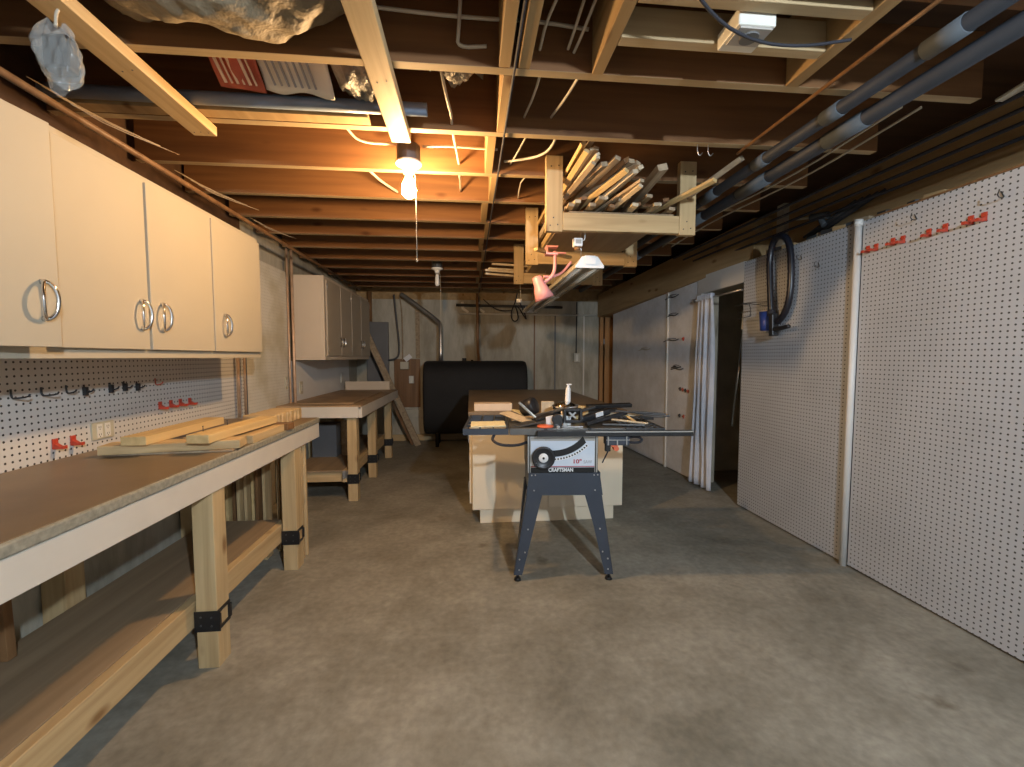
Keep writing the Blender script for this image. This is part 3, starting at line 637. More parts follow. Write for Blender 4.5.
tag(obj('worn_board', MB().box(-1.50, -1.02, 3.93, 5.2, 0.8385, 0.850), 'hardboard2', bevel=0.002), 'worn stained board lying flat on the far workbench', 'board')
tag(obj('backsplash_board', MB().box(-1.55, -1.01, 5.60, 5.625, 0.839, 0.945), 'cream2', bevel=0.003), 'tan board standing on edge across the far end of the far workbench', 'board')
tag(obj('grey_crate', MB().box(-1.53, -1.30, 4.35, 4.52, 0.276, 0.60), 'greyboard', bevel=0.004), 'dark grey panel standing under the far workbench', 'panel')
tag(obj('leaning_offcut', MB().bar((-1.22, 4.42, 0.277), (-1.23, 4.46, 0.62), 0.10, 0.02, up=(0,1,0)), 'greywood', bevel=0.002), 'narrow grey offcut upright on the far bench shelf', 'board')
t = thing('shelf_bracket', 'grey metal angle at the near end of the far bench shelf', 'bracket', (-1.06, 3.80, 0.2))
obj('angle_plate', MB().box(-1.090, -1.052, 3.826, 3.829, 0.205, 0.272).box(-1.090, -1.087, 3.79, 3.826, 0.205, 0.272), 'silver', t)

# stacked lumber on the near bench
def board(a, b, wd, th, mat, lab, name='lumber_board', grp=None, roll=0.0, bevel=0.002, up=(0,0,1), cat='board'):
    return tag(obj(name, MB().bar(a, b, wd, th, up, roll), mat, bevel=bevel), lab, cat, grp)
board((-1.470,1.925,0.8525), (-1.010,1.971,0.8525), 0.07, 0.008, 'greywood', 'thin grey board, bottommost of the lumber pile on the near bench')
board((-1.490,1.917,0.8755), (-1.000,2.015,0.8755), 0.105, 0.036, 'pine_x', 'greyish board laid crosswise at the camera end of the bench lumber pile')
board((-1.046,2.110,0.8675), (-1.046,2.451,0.8675), 0.085, 0.038, 'pine_y', 'light pine board lying along the bench front edge in the lumber pile')
board((-1.250,2.079,0.8675), (-1.220,2.468,0.8675), 0.085, 0.038, 'pine_y', 'pale board lying flat between the two raised yellow boards')
board((-1.345,1.867,0.9130), (-1.352,2.441,0.9130), 0.095, 0.036, 'yellowwood', 'yellow two-by-four on top of the pile, the one nearer the pegboard')
board((-1.114,1.885,0.9130), (-1.088,2.456,0.9130), 0.090, 0.036, 'yellowwood', 'yellow two-by-four with protruding nails on top of the pile')
board((-1.200,2.527,0.867), (-0.990,2.506,0.867), 0.07, 0.036, 'darkwood', 'short brown block at the far end of the lumber pile')
nm = MB()
for (x, y) in ((-1.145, 1.98), (-1.14, 2.16)): nm.cyl((x, y, 0.930), (x, y, 0.952), 0.0016, n=6).cyl((x, y, 0.952), (x, y, 0.954), 0.004, n=6)
o = bpy.data.objects['lumber_board.005']; ORG[o.name] = Vector(o.location)
n_ = obj('nails', nm, 'darkgrey', o)
for k in range(10):
    y = 2.595+0.0395*k; x1 = -1.108+0.004*(k % 3)
    tag(obj('wood_block', MB().box(-1.29, x1, y, y+0.035, 0.8485, 0.9185-0.0015*(k % 2)), 'pine_x', bevel=0.006),
        'short board on edge at the near bench far end, %s from the camera' % ORD[k], 'board', 'boards on edge at the bench end')
# upright slats under the far end of the near bench
for k in range(12):
    x = -1.52+0.036*k; yb = 2.74+0.012*(k % 3)
    if k > 7: yb += 0.10; 
    tag(obj('wood_lath', MB().box(x, x+0.017, yb, yb+0.085, 0, 0.705), ('pine_z', 'yellowwood', 'darkwood', 'pine_z')[k % 4], bevel=0.002),
        'narrow lath standing under the near bench far end, %s from the wall' % ORD[k], 'slat', 'upright slats under the near bench')
for k in range(3):
    tag(obj('upright_plank', MB().box(-1.105+0.004*k, -1.035+0.004*k, 2.70+0.048*k, 2.722+0.048*k, 0, 0.709), 'pine_z', bevel=0.002),
        'upright plank directly behind the second bench leg, %s from the camera' % ORD[k], 'plank', 'planks behind the second bench leg')
# stuff under the near bench: boards against the wall
board((-1.52,1.50,0.276), (-1.53,1.50,0.66), 0.09, 0.03, 'darkwood', 'dark upright board standing on the near bench shelf', up=(0,1,0))

# board leaning against the far cabinet
board((-0.73,6.18,0.006), (-1.44,6.22,1.62), 0.085, 0.03, 'greywood', 'long grey board leaning diagonally at the far left wall', name='leaning_board', up=(0,1,0))
board((-0.80,6.26,0.006), (-1.22,6.30,0.90), 0.07, 0.02, 'darkwood', 'shorter dark board leaning behind the long grey one', name='leaning_board', up=(0,1,0))

# ================================================================ RIGHT SIDE
PX0, PX1 = 2.236, 2.2615
tag(obj('pegboard_panel', MB().box(PX0, PX0+0.006, -0.2, 2.330, 0.012, 2.022).box(PX0+0.006, PX1, -0.2, 2.330, 0.012, 2.0), 'peg', bevel=0.001), 'large white pegboard at the right edge with a row of red hooks', 'pegboard')
tag(obj('pegboard_panel', MB().box(PX0, PX0+0.006, 2.378, 3.412, 0.012, 2.022).box(PX0+0.006, PX1, 2.378, 3.412, 0.012, 2.0), 'peg', bevel=0.001), 'large white pegboard between the round white post and the curtained opening', 'pegboard')
t = thing('white_post', 'round white pipe post standing between the two right pegboards', 'post', (2.222, 2.327, 0))
obj('shaft', MB().cyl((2.226, 2.352, 0.0), (2.226, 2.352, 2.0), 0.019, n=28), 'whitepaint', t)
obj('collar', MB().cyl((2.226, 2.352, 2.0), (2.226, 2.352, 2.035), 0.022, n=28), 'whitepaint', t)
tag(obj('post_gap_shade', MB().box(2.2595, 2.2612, 2.332, 2.376, 0.012, 2.0), 'ink'), 'dark strip painted as the shade in the gap behind the round white post', 'strip')  # black strip stands in for the shade in the gap
tag(obj('panel_edge_strip', MB().box(PX0-0.008, PX0-0.001, -0.2, 2.255, 2.022, 2.030), 'darkwood'), 'thin dark strip along the top of the right pegboard', 'strip')
# white flat panels beyond the opening, leaning slightly into the room
def wx(y): return 2.250 + (y-4.16)*(2.115-2.250)/(6.3-4.16)
def far_panel(y0, y1, lab):
    return tag(obj('wall_panel', MB().prism([(wx(y0)-0.010, y0, 0.012), (wx(y0), y0, 0.012), (wx(y1), y1, 0.012), (wx(y1)-0.010, y1, 0.012)], (0,0,2.005)), 'panelwhite', bevel=0.001), lab, 'wall panel')
far_panel(4.17, 4.70, 'narrow grey-white wall panel just left of the curtain')
far_panel(4.735, 6.30, 'wide grey-white wall panel at the far right')
tag(obj('panel_batten', MB().box(wx(4.717)-0.022, wx(4.717)-0.001, 4.700, 4.734, 0.0, 2.01), 'batten', bevel=0.002), 'cream upright batten between the two far white panels', 'batten')
# small tools on the far panels
def panel_pt(y, z, d=0.0): return (wx(y)-0.0105-d, y, z)
for k, (y, z, l_, m_) in enumerate(((4.62,1.90,0.30,'cable_dark'),(4.60,1.70,0.26,'cable_dark'),(4.62,1.43,0.34,'cable_dark'),(5.25,1.34,0.34,'cable'),(4.50,1.14,0.20,'darkgrey'),(4.48,1.12,0.26,'darkgrey'))):
    a = Vector(panel_pt(y, z, 0.012)); m = MB()
    m.tube([a+Vector((0,-l_/2,0.01)), a+Vector((0,-l_/5,-0.006)), a+Vector((0,l_/6,0.012)), a+Vector((-0.004,l_/2,-0.008))], 0.005, 8, 1)
    m.tube([a+Vector((0,-l_/3,0.02)), a+Vector((-0.01,0,0.026)), a+Vector((0,l_/3,0.016))], 0.003, 6, 1)
    m.cyl(a+Vector((0.012,0,0.0)), a+Vector((-0.006,0,0.0)), 0.004, n=8)
    tag(obj('wire_hanger', m, m_), 'bent wire tool holder on the far white panels, %s counted from the top' % ORD[k], 'tool holder', 'wire holders on the far panels')
for k, (y, z, m_) in enumerate(((4.42,0.915,'darkgrey'),(4.37,0.91,'red_sign'),(4.32,0.905,'darkgrey'),(4.27,0.90,'red_sign'),(4.42,0.63,'darkgrey'),(4.34,0.63,'red_sign'),(4.38,1.44,'red'))):
    a = Vector(panel_pt(y, z)); m = MB().cyl(a+Vector((-0.02,0,0)), a, 0.010, 0.013, 10).box(a.x-0.012, a.x-0.001, y-0.004, y+0.004, z-0.022, z+0.018)
    tag(obj('small_hook', m, m_), 'small %s hook on the narrow white panel by the curtain, %s from the top left' % ('red' if 'red' in m_ else 'dark', ORD[(k+1) % 7]), 'hook', 'small hooks beside the curtain')
# thin wire hooks on the pegboard
for (y, z, lab) in ((2.627,1.839,'small V-shaped wire hook right of the hanging hose'), (2.021,1.95,'thin wire hook above the middle red hooks'), (1.66,1.93,'thin wire hook at the top right corner of the pegboard'), (2.78,1.92,'thin pale wire hook just right of the hose loop')):
    m = MB().tube([(PX0-0.001, y+0.02, z+0.018), (PX0-0.006, y, z-0.018), (PX0-0.05, y-0.004, z-0.014), (PX0-0.055, y-0.016, z+0.012)], 0.0025, 6, 1)
    tag(obj('wire_hook', m, 'darkgrey'), lab, 'hook')

# curtain and rod in the opening
t = thing('curtain', 'pale blue-white curtain gathered at the left of the closet opening', 'curtain', (2.20, 3.98, 0.02))
def cur(u, v):
    z = 1.79 - 1.77*v; wdt = 0.135+0.050*v + 0.012*math.sin(7*v)
    yc = 3.945 - 0.010*v; fold = math.sin(u*2*PI*4.2+0.8*math.sin(4*v)+1.1*math.sin(5*u))+0.35*math.sin(u*2*PI*9+2*v)
    x = 2.205 - 0.020*v + 0.022*(0.6+0.5*v)*fold - 0.01*math.sin(3*u+2*v)
    return (x, yc+wdt*(0.5-u)*2*0.95 + 0.006*math.cos(u*2*PI*5.5), z)
obj('cloth', MB().sheet(cur, 90, 24), 'fabric', t, solid=0.002)
obj('gathered_heading', MB().sheet(lambda u, v: (2.205+0.026*math.sin(u*2*PI*9), 3.945+0.135*(0.5-u)*1.9, 1.835-0.05*v), 90, 4), 'fabric', t, solid=0.002)
tag(obj('curtain_rod', MB().cyl((2.215, 3.43, 1.80), (2.215, 4.16, 1.80), 0.008).cyl((2.215, 4.155, 1.80), (2.215, 4.17, 1.80), 0.016).cyl((2.215,3.43,1.80),(2.235,3.42,1.80),0.008), 'silver'), 'thin metal curtain rod across the closet opening', 'curtain rod')
# closet contents
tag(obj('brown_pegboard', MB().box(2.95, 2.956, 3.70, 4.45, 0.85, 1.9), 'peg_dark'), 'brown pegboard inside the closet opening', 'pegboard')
tag(obj('ceiling_void', MB().box(2.43, 3.28, 3.31, 4.49, 1.99, 2.0), 'cream2'), 'pale board overhead inside the closet opening', 'board')
t = thing('vacuum_wand', 'long shiny vacuum wand hanging inside the closet opening', 'vacuum wand', (2.50, 3.86, 0.6))
obj('tube', MB().cyl((2.50, 3.80, 1.50), (2.46, 3.86, 0.60), 0.012), 'chrome', t)
obj('grip', MB().cyl((2.50, 3.80, 1.50), (2.505, 3.795, 1.66), 0.022, 0.018), 'outlet_white', t, 0.003)
obj('hanging_loop', MB().tube([(2.505, 3.795, 1.66), (2.50, 3.76, 1.74), (2.51, 3.70, 1.78), (2.52, 3.66, 1.70)], 0.02, 10, 2), 'greyhose', t)
tag(obj('closet_hose', MB().tube([(2.46, 3.62, 1.70), (2.44, 3.58, 1.80), (2.44, 3.52, 1.72), (2.44, 3.55, 1.1), (2.44, 3.66, 0.62), (2.43, 3.60, 0.44), (2.43, 3.50, 0.36), (2.43, 3.42, 0.40)], 0.022, 12, 3), 'greyhose'), 'grey-green hose hanging inside the closet opening', 'hose')
tag(obj('closet_hose', MB().tube([(2.60, 3.60, 1.74), (2.60, 3.52, 1.6), (2.61, 3.50, 0.9), (2.60, 3.56, 0.15), (2.60, 3.62, 0.03)], 0.03, 12, 3), 'greyhose'), 'thicker dull hose standing deeper inside the closet', 'hose')

# wire basket, black hose with nozzle and blue cup
wb = MB()
for (a, b) in (((2.18,3.36,1.68),(2.18,3.0,1.655)), ((2.13,3.36,1.66),(2.13,3.16,1.655)), ((2.235,3.36,1.68),(2.18,3.36,1.68)), ((2.18,3.26,1.675),(2.13,3.16,1.62)), ((2.13,3.16,1.62),(2.13,3.16,1.56)), ((2.13,3.16,1.56),(2.18,3.38,1.56)), ((2.13,3.16,1.655),(2.235,3.05,1.62)), ((2.235,3.02,1.655),(2.18,3.0,1.655)), ((2.13,3.30,1.60),(2.13,3.16,1.60))):
    wb.cyl(a, b, 0.0028, n=6)
tag(obj('wire_rack', wb, 'darkgrey'), 'small wire basket rack beside the hanging hose', 'wire rack')
t = thing('vacuum_hose', 'black looped vacuum hose with floor nozzle hanging on the pegboard', 'vacuum hose', (2.18, 2.93, 1.42))
obj('hose', MB().tube([(2.185,3.005,1.58),(2.185,3.03,1.80),(2.185,3.045,1.98),(2.185,3.01,2.08),(2.17,2.94,2.105),(2.175,2.86,2.075),(2.185,2.83,1.98),(2.185,2.815,1.80),(2.185,2.825,1.64),(2.185,2.87,1.545),(2.185,2.93,1.50)], 0.023, 14, 3, 1), 'hose', t)
obj('hose_cuff', MB().cyl((2.185,3.006,1.59), (2.185,3.000,1.55), 0.026), 'cable_dark', t)
nz = MB().bar((2.175,2.965,1.56), (2.175,2.955,1.40), 0.042, 0.05, up=(1,0,0))
nz.cyl((2.17,2.95,1.445), (2.165,2.79,1.46), 0.018, 0.014).cyl((2.175,2.99,1.56),(2.175,2.955,1.50),0.022)
obj('nozzle', nz, 'blackplastic', t, 0.006)
tag(obj('blue_cup', MB().lathe((2.19, 3.065, 1.445), [(0.001,0),(0.036,0.0),(0.040,0.04),(0.046,0.14),(0.042,0.14),(0.036,0.02)]), 'blue'), 'blue plastic cup hooked beside the vacuum nozzle', 'cup')

# clutter on the ledge above the right pegboards
rr = random.Random(21)
for k in range(12):
    y = (2.30,2.42,2.50,2.58,2.66,2.72,2.80,3.02,3.10,3.2,2.14,2.02)[k]; l_ = rr.uniform(0.06, 0.13); m = MB()
    m.bar((2.33, y-l_/2, 2.055), (2.33+rr.uniform(-.02,.03), y+l_/2, 2.062), rr.uniform(.03,.05), 0.028)
    tag(obj('ledge_offcut', m, ('darkgrey','greywood','pipe_grey','rim')[k % 4], bevel=0.003), 'small offcut lying on the ledge above the pegboards, %s counted along it' % ORD[k], 'offcut', 'offcuts on the ledge')
t = thing('rod_bundle', 'bundle of dark metal rods propped on the ledge above the pegboard', 'rods', (2.33, 2.7, 2.04))
for k in range(5):
    obj('rod', MB().cyl((2.30+0.012*k, 2.86-0.02*k, 2.075), (2.34+0.018*k, 2.50-0.03*k, 2.20+0.006*k), 0.008, n=8), 'darkgrey' if k % 2 else 'pipe_dark', t)
obj('fitting', MB().cyl((2.30, 2.80, 2.19), (2.32, 2.68, 2.17), 0.024).cyl((2.31, 2.74, 2.18), (2.31, 2.70, 2.11), 0.018), 'pipe_grey', t, 0.003)
obj('fitting', MB().cyl((2.29, 2.92, 2.215), (2.30, 2.80, 2.19), 0.009), 'reflector', t)

# far right doorway: post and open wooden door
struct('trim_10', MB().box(2.0, 2.055, YF-0.02, YF+0.1, 0, 1.95), 'orangewood', 0.003)
t = thing('wooden_door', 'orange-brown wooden door beyond the far right corner', 'door', (2.2, 6.75, 0))
obj('door_slab', MB().box(2.085, 2.7, 6.62, 6.66, 0.01, 1.86), 'orangewood', t, 0.003)
obj('top_strip', MB().box(2.085, 2.7, 6.615, 6.66, 1.865, 1.90), 'cream', t, 0.003)
obj('latch_plate', MB().box(2.058, 2.068, 6.59, 6.60, 1.45, 1.53), 'white', t)

# ================================================================ BACK WALL
def capsule(cy, cz, ry, rz, n=40, e=3.4):
    out = []
    for k in range(n):
        a = 2*PI*k/n; c, s = math.cos(a), math.sin(a)
        out.append((cy+ry*math.copysign(abs(c)**(2/e), c), cz+rz*math.copysign(abs(s)**(2/e), s)))
    return out
t = thing('oil_tank', 'large black oil tank on short legs against the back wall', 'tank', (0.09, 6.25, 0))
tk = MB(); prev = None
for x, s in ((-0.635, 0.0), (-0.635, 0.93), (-0.628, 0.97), (-0.612, 0.99), (-0.59, 1.0), (0.745, 1.0), (0.767, 0.99), (0.783, 0.97), (0.79, 0.93), (0.79, 0.0)):
    R = [tk.bm.verts.new((x, 6.235+(y-6.235)*max(s, 0.01), 0.695+(z-0.695)*max(s, 0.01))) for y, z in capsule(6.235, 0.685, 0.315, 0.51)]
    if prev:
        for k in range(len(R)):
            f = tk.bm.faces.new((prev[k], prev[(k+1) % len(R)], R[(k+1) % len(R)], R[k])); f.smooth = True
    prev = R
obj('shell', tk, 'tank', t)
sm = MB()
for x in (-0.606, 0.786): 
    for q in range(40):
        pass
for x in (-0.46, 0.62):
    for y in (6.08, 6.40): obj('leg', MB().cyl((x, y, 0.0), (x, y, 0.34), 0.024), 'tank', t)
obj('filler_neck', MB().cyl((-0.08, 6.24, 1.18), (-0.08, 6.24, 1.235), 0.03).cyl((0.03, 6.24, 1.18), (0.03, 6.24, 1.21), 0.018), 'tank', t, 0.003)
tag(obj('vent_pipe', MB().tube([(-0.41,6.24,1.19),(-0.41,6.30,1.70),(-0.44,6.34,1.76),(-0.90,6.42,2.10),(-0.98,6.43,2.15)], 0.028, 14, 1), 'silver'), 'silver pipe rising from the tank and bending up to the left', 'pipe')
tag(obj('fill_pipe', MB().tube([(0.125,6.24,1.19),(0.125,6.30,1.26),(0.115,6.36,1.32),(0.11,6.38,2.17)], 0.021, 12, 1), 'darkwood'), 'dark upright pipe rising from the middle of the tank', 'pipe')
tag(obj('white_conduit', MB().cyl((-0.15, YF-0.04, 1.895), (1.93, YF-0.04, 1.885), 0.013), 'batten'), 'pale horizontal conduit along the top of the back wall', 'conduit')
tag(obj('dark_conduit', MB().cyl((-0.20, YF-0.05, 2.02), (1.40, YF-0.05, 2.00), 0.020), 'darkgrey'), 'dark horizontal pipe above the pale conduit on the back wall', 'pipe')
for k, x in enumerate((-0.11, 0.13)):
    m = MB().bar((x, YF-0.02, 2.07), (x+0.01, YF-0.02, 1.96), 0.04, 0.02, up=(0,1,0)).bar((x+0.01, YF-0.02, 1.97), (x+0.09, YF-0.02, 1.915), 0.035, 0.02, up=(0,1,0))
    tag(obj('white_bracket', m, 'batten', bevel=0.003), 'pale curved bracket above the tank, %s of the two' % ('left' if k == 0 else 'right'), 'bracket', 'pale brackets above the tank')
tag(obj('hanging_cord', MB().tube([(0.70,6.45,2.19),(0.67,6.45,2.05),(0.60,6.45,1.90),(0.63,6.45,1.77),(0.72,6.45,1.79),(0.70,6.45,1.92),(0.66,6.45,2.02),(0.72,6.45,1.98),(0.80,6.45,1.85),(0.84,6.45,1.79),(0.80,6.45,1.92),(0.71,6.45,2.10)], 0.009, 8, 2), 'cable_dark'), 'coiled black cord hanging from the far joists', 'cord')
tag(obj('hanging_cord', MB().tube([(0.2,6.5,2.10),(0.35,6.5,1.97),(0.48,6.5,1.93),(0.62,6.5,1.94)], 0.007, 8, 2), 'cable_dark'), 'black cord swagging between the tank pipe and the coiled cord', 'cord')
t = thing('wall_outlet', 'small outlet box high on the back wall right of the tank', 'outlet', (1.63, YF-0.03, 1.2))
obj('box', MB().box(1.585, 1.685, YF-0.045, YF-0.001, 1.17, 1.31), 'reflector', t, 0.004)
obj('socket_face', MB().box(1.615, 1.655, YF-0.049, YF-0.0455, 1.19, 1.29), 'outlet_white', t, 0.002)
tag(obj('outlet_cable', MB().tube([(1.63,YF-0.012,1.31),(1.63,YF-0.012,1.6),(1.635,YF-0.012,2.09)], 0.008, 8, 1), 'cable_dark'), 'dark cable dropping to the outlet box on the back wall', 'wire')
tag(obj('breaker_panel', MB().box(-1.50, -1.19, YF-0.07, YF-0.001, 0.75, 1.76), 'greyboard', bevel=0.004), 'plain grey electrical panel on the back wall behind the far cabinet', 'electrical panel')
tag(obj('brown_downpipe', MB().cyl((-1.45, YF-0.05, 1.765), (-1.45, YF-0.05, 2.2), 0.035), 'darkwood'), 'brown pipe above the grey electrical panel', 'pipe')
t = thing('meter_board', 'brown wooden board with small electrical boxes on the back wall', 'electrical board', (-0.93, YF, 0.5))
obj('backing', MB().box(-1.12, -0.74, YF-0.022, YF-0.001, 0.50, 1.22), 'darkwood', t, 0.003)
obj('switch_box', MB().box(-1.02, -0.90, YF-0.09, YF-0.0225, 1.07, 1.18), 'reflector', t, 0.005)
obj('outlet_box', MB().box(-0.90, -0.83, YF-0.07, YF-0.0225, 0.86, 0.97), 'outlet_white', t, 0.005)
tag(obj('paper_tag', MB().bar((-0.95,YF-0.10,1.205), (-0.86,YF-0.11,1.27), 0.07, 0.003, up=(0,1,0.4)), 'white'), 'white paper tag above the boxes on the back wall', 'tag')
tag(obj('conduit_bend', MB().tube([(-1.10,YF-0.05,2.16),(-1.08,YF-0.05,1.9),(-1.04,YF-0.05,1.5),(-1.035,YF-0.05,1.30),(-1.08,YF-0.06,1.22),(-1.20,YF-0.06,1.20)], 0.014, 10, 2), 'darkgrey'), 'dark curved conduit coming down left of the meter board', 'conduit')
tag(obj('conduit_bend', MB().tube([(-1.02,YF-0.04,2.16),(-0.99,YF-0.04,1.9),(-0.985,YF-0.04,1.45),(-0.99,YF-0.05,1.20)], 0.009, 10, 2), 'greywood'), 'thin tan conduit coming down right of the dark one', 'conduit')
tag(obj('wall_stud', MB().box(-0.80,-0.74,YF-0.02,YF-0.001,1.23,1.95), 'greywood'), 'tan upright strip above the brown meter board', 'strip')
tag(obj('sill_strip', MB().box(-0.98,-0.66,YF-0.05,YF-0.001,0.36,0.47), 'reflector'), 'short pale concrete step below the meter board', 'ledge')

# ================================================================ LUMBER RACK
for k, (y, zp, lab) in enumerate(((2.326, 2.29, 'nearest pine lumber rack hung from the joist, holding the splayed strips'),
                      (3.151, 2.30, 'middle pine lumber rack hung from the joist'),
                      (3.981, 2.26, 'farthest pine lumber rack, just left of the pink lamp'))):
    t = thing('lumber_rack', lab, 'lumber rack', (0.8, y, 1.905), 'pine lumber racks')
    yy = y-0.020
    for (a, b) in ((0.398, 0.486), (1.122, 1.212)):
        obj('post', MB().box(a, b, yy-0.0185, yy+0.0185, 1.905, zp), 'pine_z', t, 0.002)
        s = MB()
        for q in ((0.25, 0.03), (0.7, 0.035), (0.45, 0.07), (0.3, 0.33), (0.75, 0.335)):
            s.cyl((a+(b-a)*q[0], yy-0.0205, 1.905+q[1]), (a+(b-a)*q[0], yy-0.018, 1.905+q[1]), 0.0035, n=8)
        obj('screw_heads', s, 'ink', t)
    obj('crossbeam', MB().box(0.487, 1.121, yy-0.0185, yy+0.0185, 1.912, 2.004), 'pine_x', t, 0.003)
tag(obj('plywood_sheet', MB().box(0.52, 1.09, 2.29, 3.97, 2.0045, 2.012), 'ply_y', bevel=0.001), 'brown plywood sheet laid flat across the lumber racks', 'plywood')
STK = [(0.524,2.02,2.229,0.488,3.1,2.190,.022,'yellowwood'),(0.566,2.02,2.246,0.510,2.62,2.200,.020,'greywood'),(0.540,2.02,2.196,0.500,2.6,2.160,.022,'yellowwood'),
 (0.563,2.02,2.206,0.515,2.7,2.168,.018,'palewood'),(0.585,2.02,2.209,0.530,2.9,2.172,.022,'greywood'),(0.593,2.02,2.184,0.515,2.6,2.13,.018,'palewood'),
 (0.593,2.02,2.170,0.515,2.6,2.12,.018,'palewood'),(0.573,2.02,2.142,0.51,2.35,2.10,.020,'greywood'),(0.624,2.02,2.140,0.52,2.40,2.115,.030,'greywood'),
 (0.687,2.02,2.170,0.545,2.7,2.125,.026,'greywood'),(0.731,2.02,2.163,0.56,2.7,2.11,.030,'darkwood'),(0.754,2.02,2.159,0.60,2.8,2.115,.026,'greywood'),
 (0.730,2.02,2.116,0.58,2.5,2.07,.022,'yellowwood'),(0.772,2.02,2.113,0.62,2.6,2.052,.026,'palewood'),(0.786,2.02,2.151,0.55,2.5,2.09,.024,'greywood'),
 (0.798,2.02,2.133,0.66,2.9,2.074,.024,'palewood'),(0.805,2.02,2.073,0.64,2.6,2.03,.020,'greywood'),(0.800,2.02,2.049,0.72,2.6,2.03,.018,'palewood'),
 (0.903,2.02,2.137,0.905,3.0,2.045,.042,'greywood'),(1.162,2.02,2.088,0.86,2.9,2.035,.022,'yellowwood'),(1.293,2.02,2.194,1.06,2.55,2.03,.034,'greywood')]
for k, s in enumerate(STK):
    a, b = Vector(s[:3]), Vector(s[3:6])
    tag(obj('wood_strip', MB().bar(a, b, s[6]*1.15, s[6]*0.75, roll=0.25*((k*7) % 5-2)), s[7], bevel=0.0015),
        '%s strip sticking out of the nearest lumber rack, %s from the left' % ({'yellowwood':'yellow pine','greywood':'grey-brown wood','palewood':'pale moulding','darkwood':'dark brown wood'}[s[7]], ORD[k] if k < 20 else 'last'), 'wood strip', 'strips splayed from the nearest rack')
rr = random.Random(5)
for k in range(16):
    x = 0.52+0.036*k; z = 2.026+0.022*(k % 3); y0 = 2.235+rr.uniform(-.05, .03)
    tag(obj('stacked_strip', MB().bar((x, y0, z), (x+rr.uniform(-.02,.04), 3.3+rr.uniform(0,.5), 2.026+0.022*(k % 3)), 0.032, 0.017, roll=rr.uniform(-.2,.2)), ('greywood','palewood','darkwood','greywood')[k % 4], bevel=0.0015),
        'flat strip lying low in the nearest lumber rack, %s from the left' % ORD[k], 'wood strip', 'strips lying in the rack')
for k, (x0, x1, z, y0, y1) in enumerate(((0.520,0.545,2.045,2.75,4.5),(0.555,0.560,2.08,2.70,4.6),(0.590,0.60,2.05,2.80,4.7),(0.505,0.52,2.115,2.75,4.3),(0.56,0.53,2.15,2.9,4.5))):
    tag(obj('long_board', MB().bar((x0, y0, z), (x1, y1, z), 0.022, 0.045), ('yellowwood','greywood','yellowwood','palewood','yellowwood')[k], bevel=0.002), 'long board resting on the middle rack left side, %s of the bundle' % ORD[k], 'board', 'long boards on the middle rack')
for k, (x, z) in enumerate(((0.20, 2.075), (0.17, 2.035), (0.14, 2.02), (0.14, 1.99))):
    board((x, 3.93, z), (0.66, 4.02+0.03*k, z), 0.020, 0.018, 'palewood', 'stick poking left out of the farthest rack, %s from the top' % ORD[k], name='rack_stick', cat='wood strip', grp='sticks poking out of the farthest rack')

# ---------------------------------------------------------------- shop light
FX, FZ = 0.665, 1.775
def trough(y0, y1, label):
    t = thing('shop_light', label, 'light fixture', (FX, (y0+y1)/2, FZ-0.03))
    pf = [(-0.078,-0.030),(-0.078,-0.020),(-0.040,0.030),(0.040,0.030),(0.078,-0.020),(0.078,-0.030),(0.072,-0.030),(0.072,-0.022),(0.036,0.022),(-0.036,0.022),(-0.072,-0.022),(-0.072,-0.030)]
    obj('reflector_trough', MB().prism([(FX+a, y0+0.012, FZ+b) for a, b in pf], (0, y1-y0-0.024, 0)), 'reflector', t, 0.001)
    obj('ballast_cover', MB().prism([(FX-0.020,y0+0.02,FZ+0.0215),(FX-0.020,y0+0.02,FZ+0.0),(FX+0.020,y0+0.02,FZ+0.0),(FX+0.020,y0+0.02,FZ+0.0215)], (0, y1-y0-0.04, 0)), 'whitepaint', t)
    for e in (y0, y1-0.012):
        obj('end_cap', MB().prism([(FX-0.080,e,FZ-0.032),(FX+0.080,e,FZ-0.032),(FX+0.080,e,FZ-0.018),(FX+0.044,e,FZ+0.032),(FX-0.044,e,FZ+0.032),(FX-0.080,e,FZ-0.018)], (0,0.0118,0)), 'white', t, 0.001)
    obj('socket_holder', MB().box(FX-0.03, FX+0.03, y0-0.006, y0-0.0005, FZ-0.012, FZ+0.035), 'white', t, 0.001)
    for dx in (-0.045, 0.045): obj('lamp_tube', MB().cyl((FX+dx, y0+0.03, FZ-0.022), (FX+dx, y1-0.03, FZ-0.022), 0.0125, n=14), 'tube', t)
    ch = MB()
    for y in (y0+0.2, y1-0.2): ch.cyl((FX, y, FZ+0.030), (FX, y, 1.911 if False else 2.003), 0.0022, n=6)
    obj('hanging_chain', ch, 'silver', t)
trough(2.40, 3.62, 'long unlit shop light under the racks, nearer one with the bright white end cap')
trough(3.63, 4.85, 'long unlit shop light under the racks, farther one')
t = thing('plug_adapter', 'white plug adapter hanging just left of the shop light end', 'plug', (0.60, 2.38, 1.84))
obj('body', MB().box(0.560, 0.608, 2.34, 2.38, 1.845, 1.890), 'white', t, 0.004)
obj('dark_socket', MB().cyl((0.585, 2.36, 1.825), (0.585, 2.36, 1.845), 0.018), 'darkwood', t)
obj('hook_wire', MB().tube([(0.608, 2.36, 1.88), (0.625, 2.36, 1.885), (0.625, 2.36, 1.93)], 0.003, 6, 1), 'white', t)
obj('latch', MB().box(0.57, 0.60, 2.337, 2.3395, 1.86, 1.88), 'plate_grey', t)
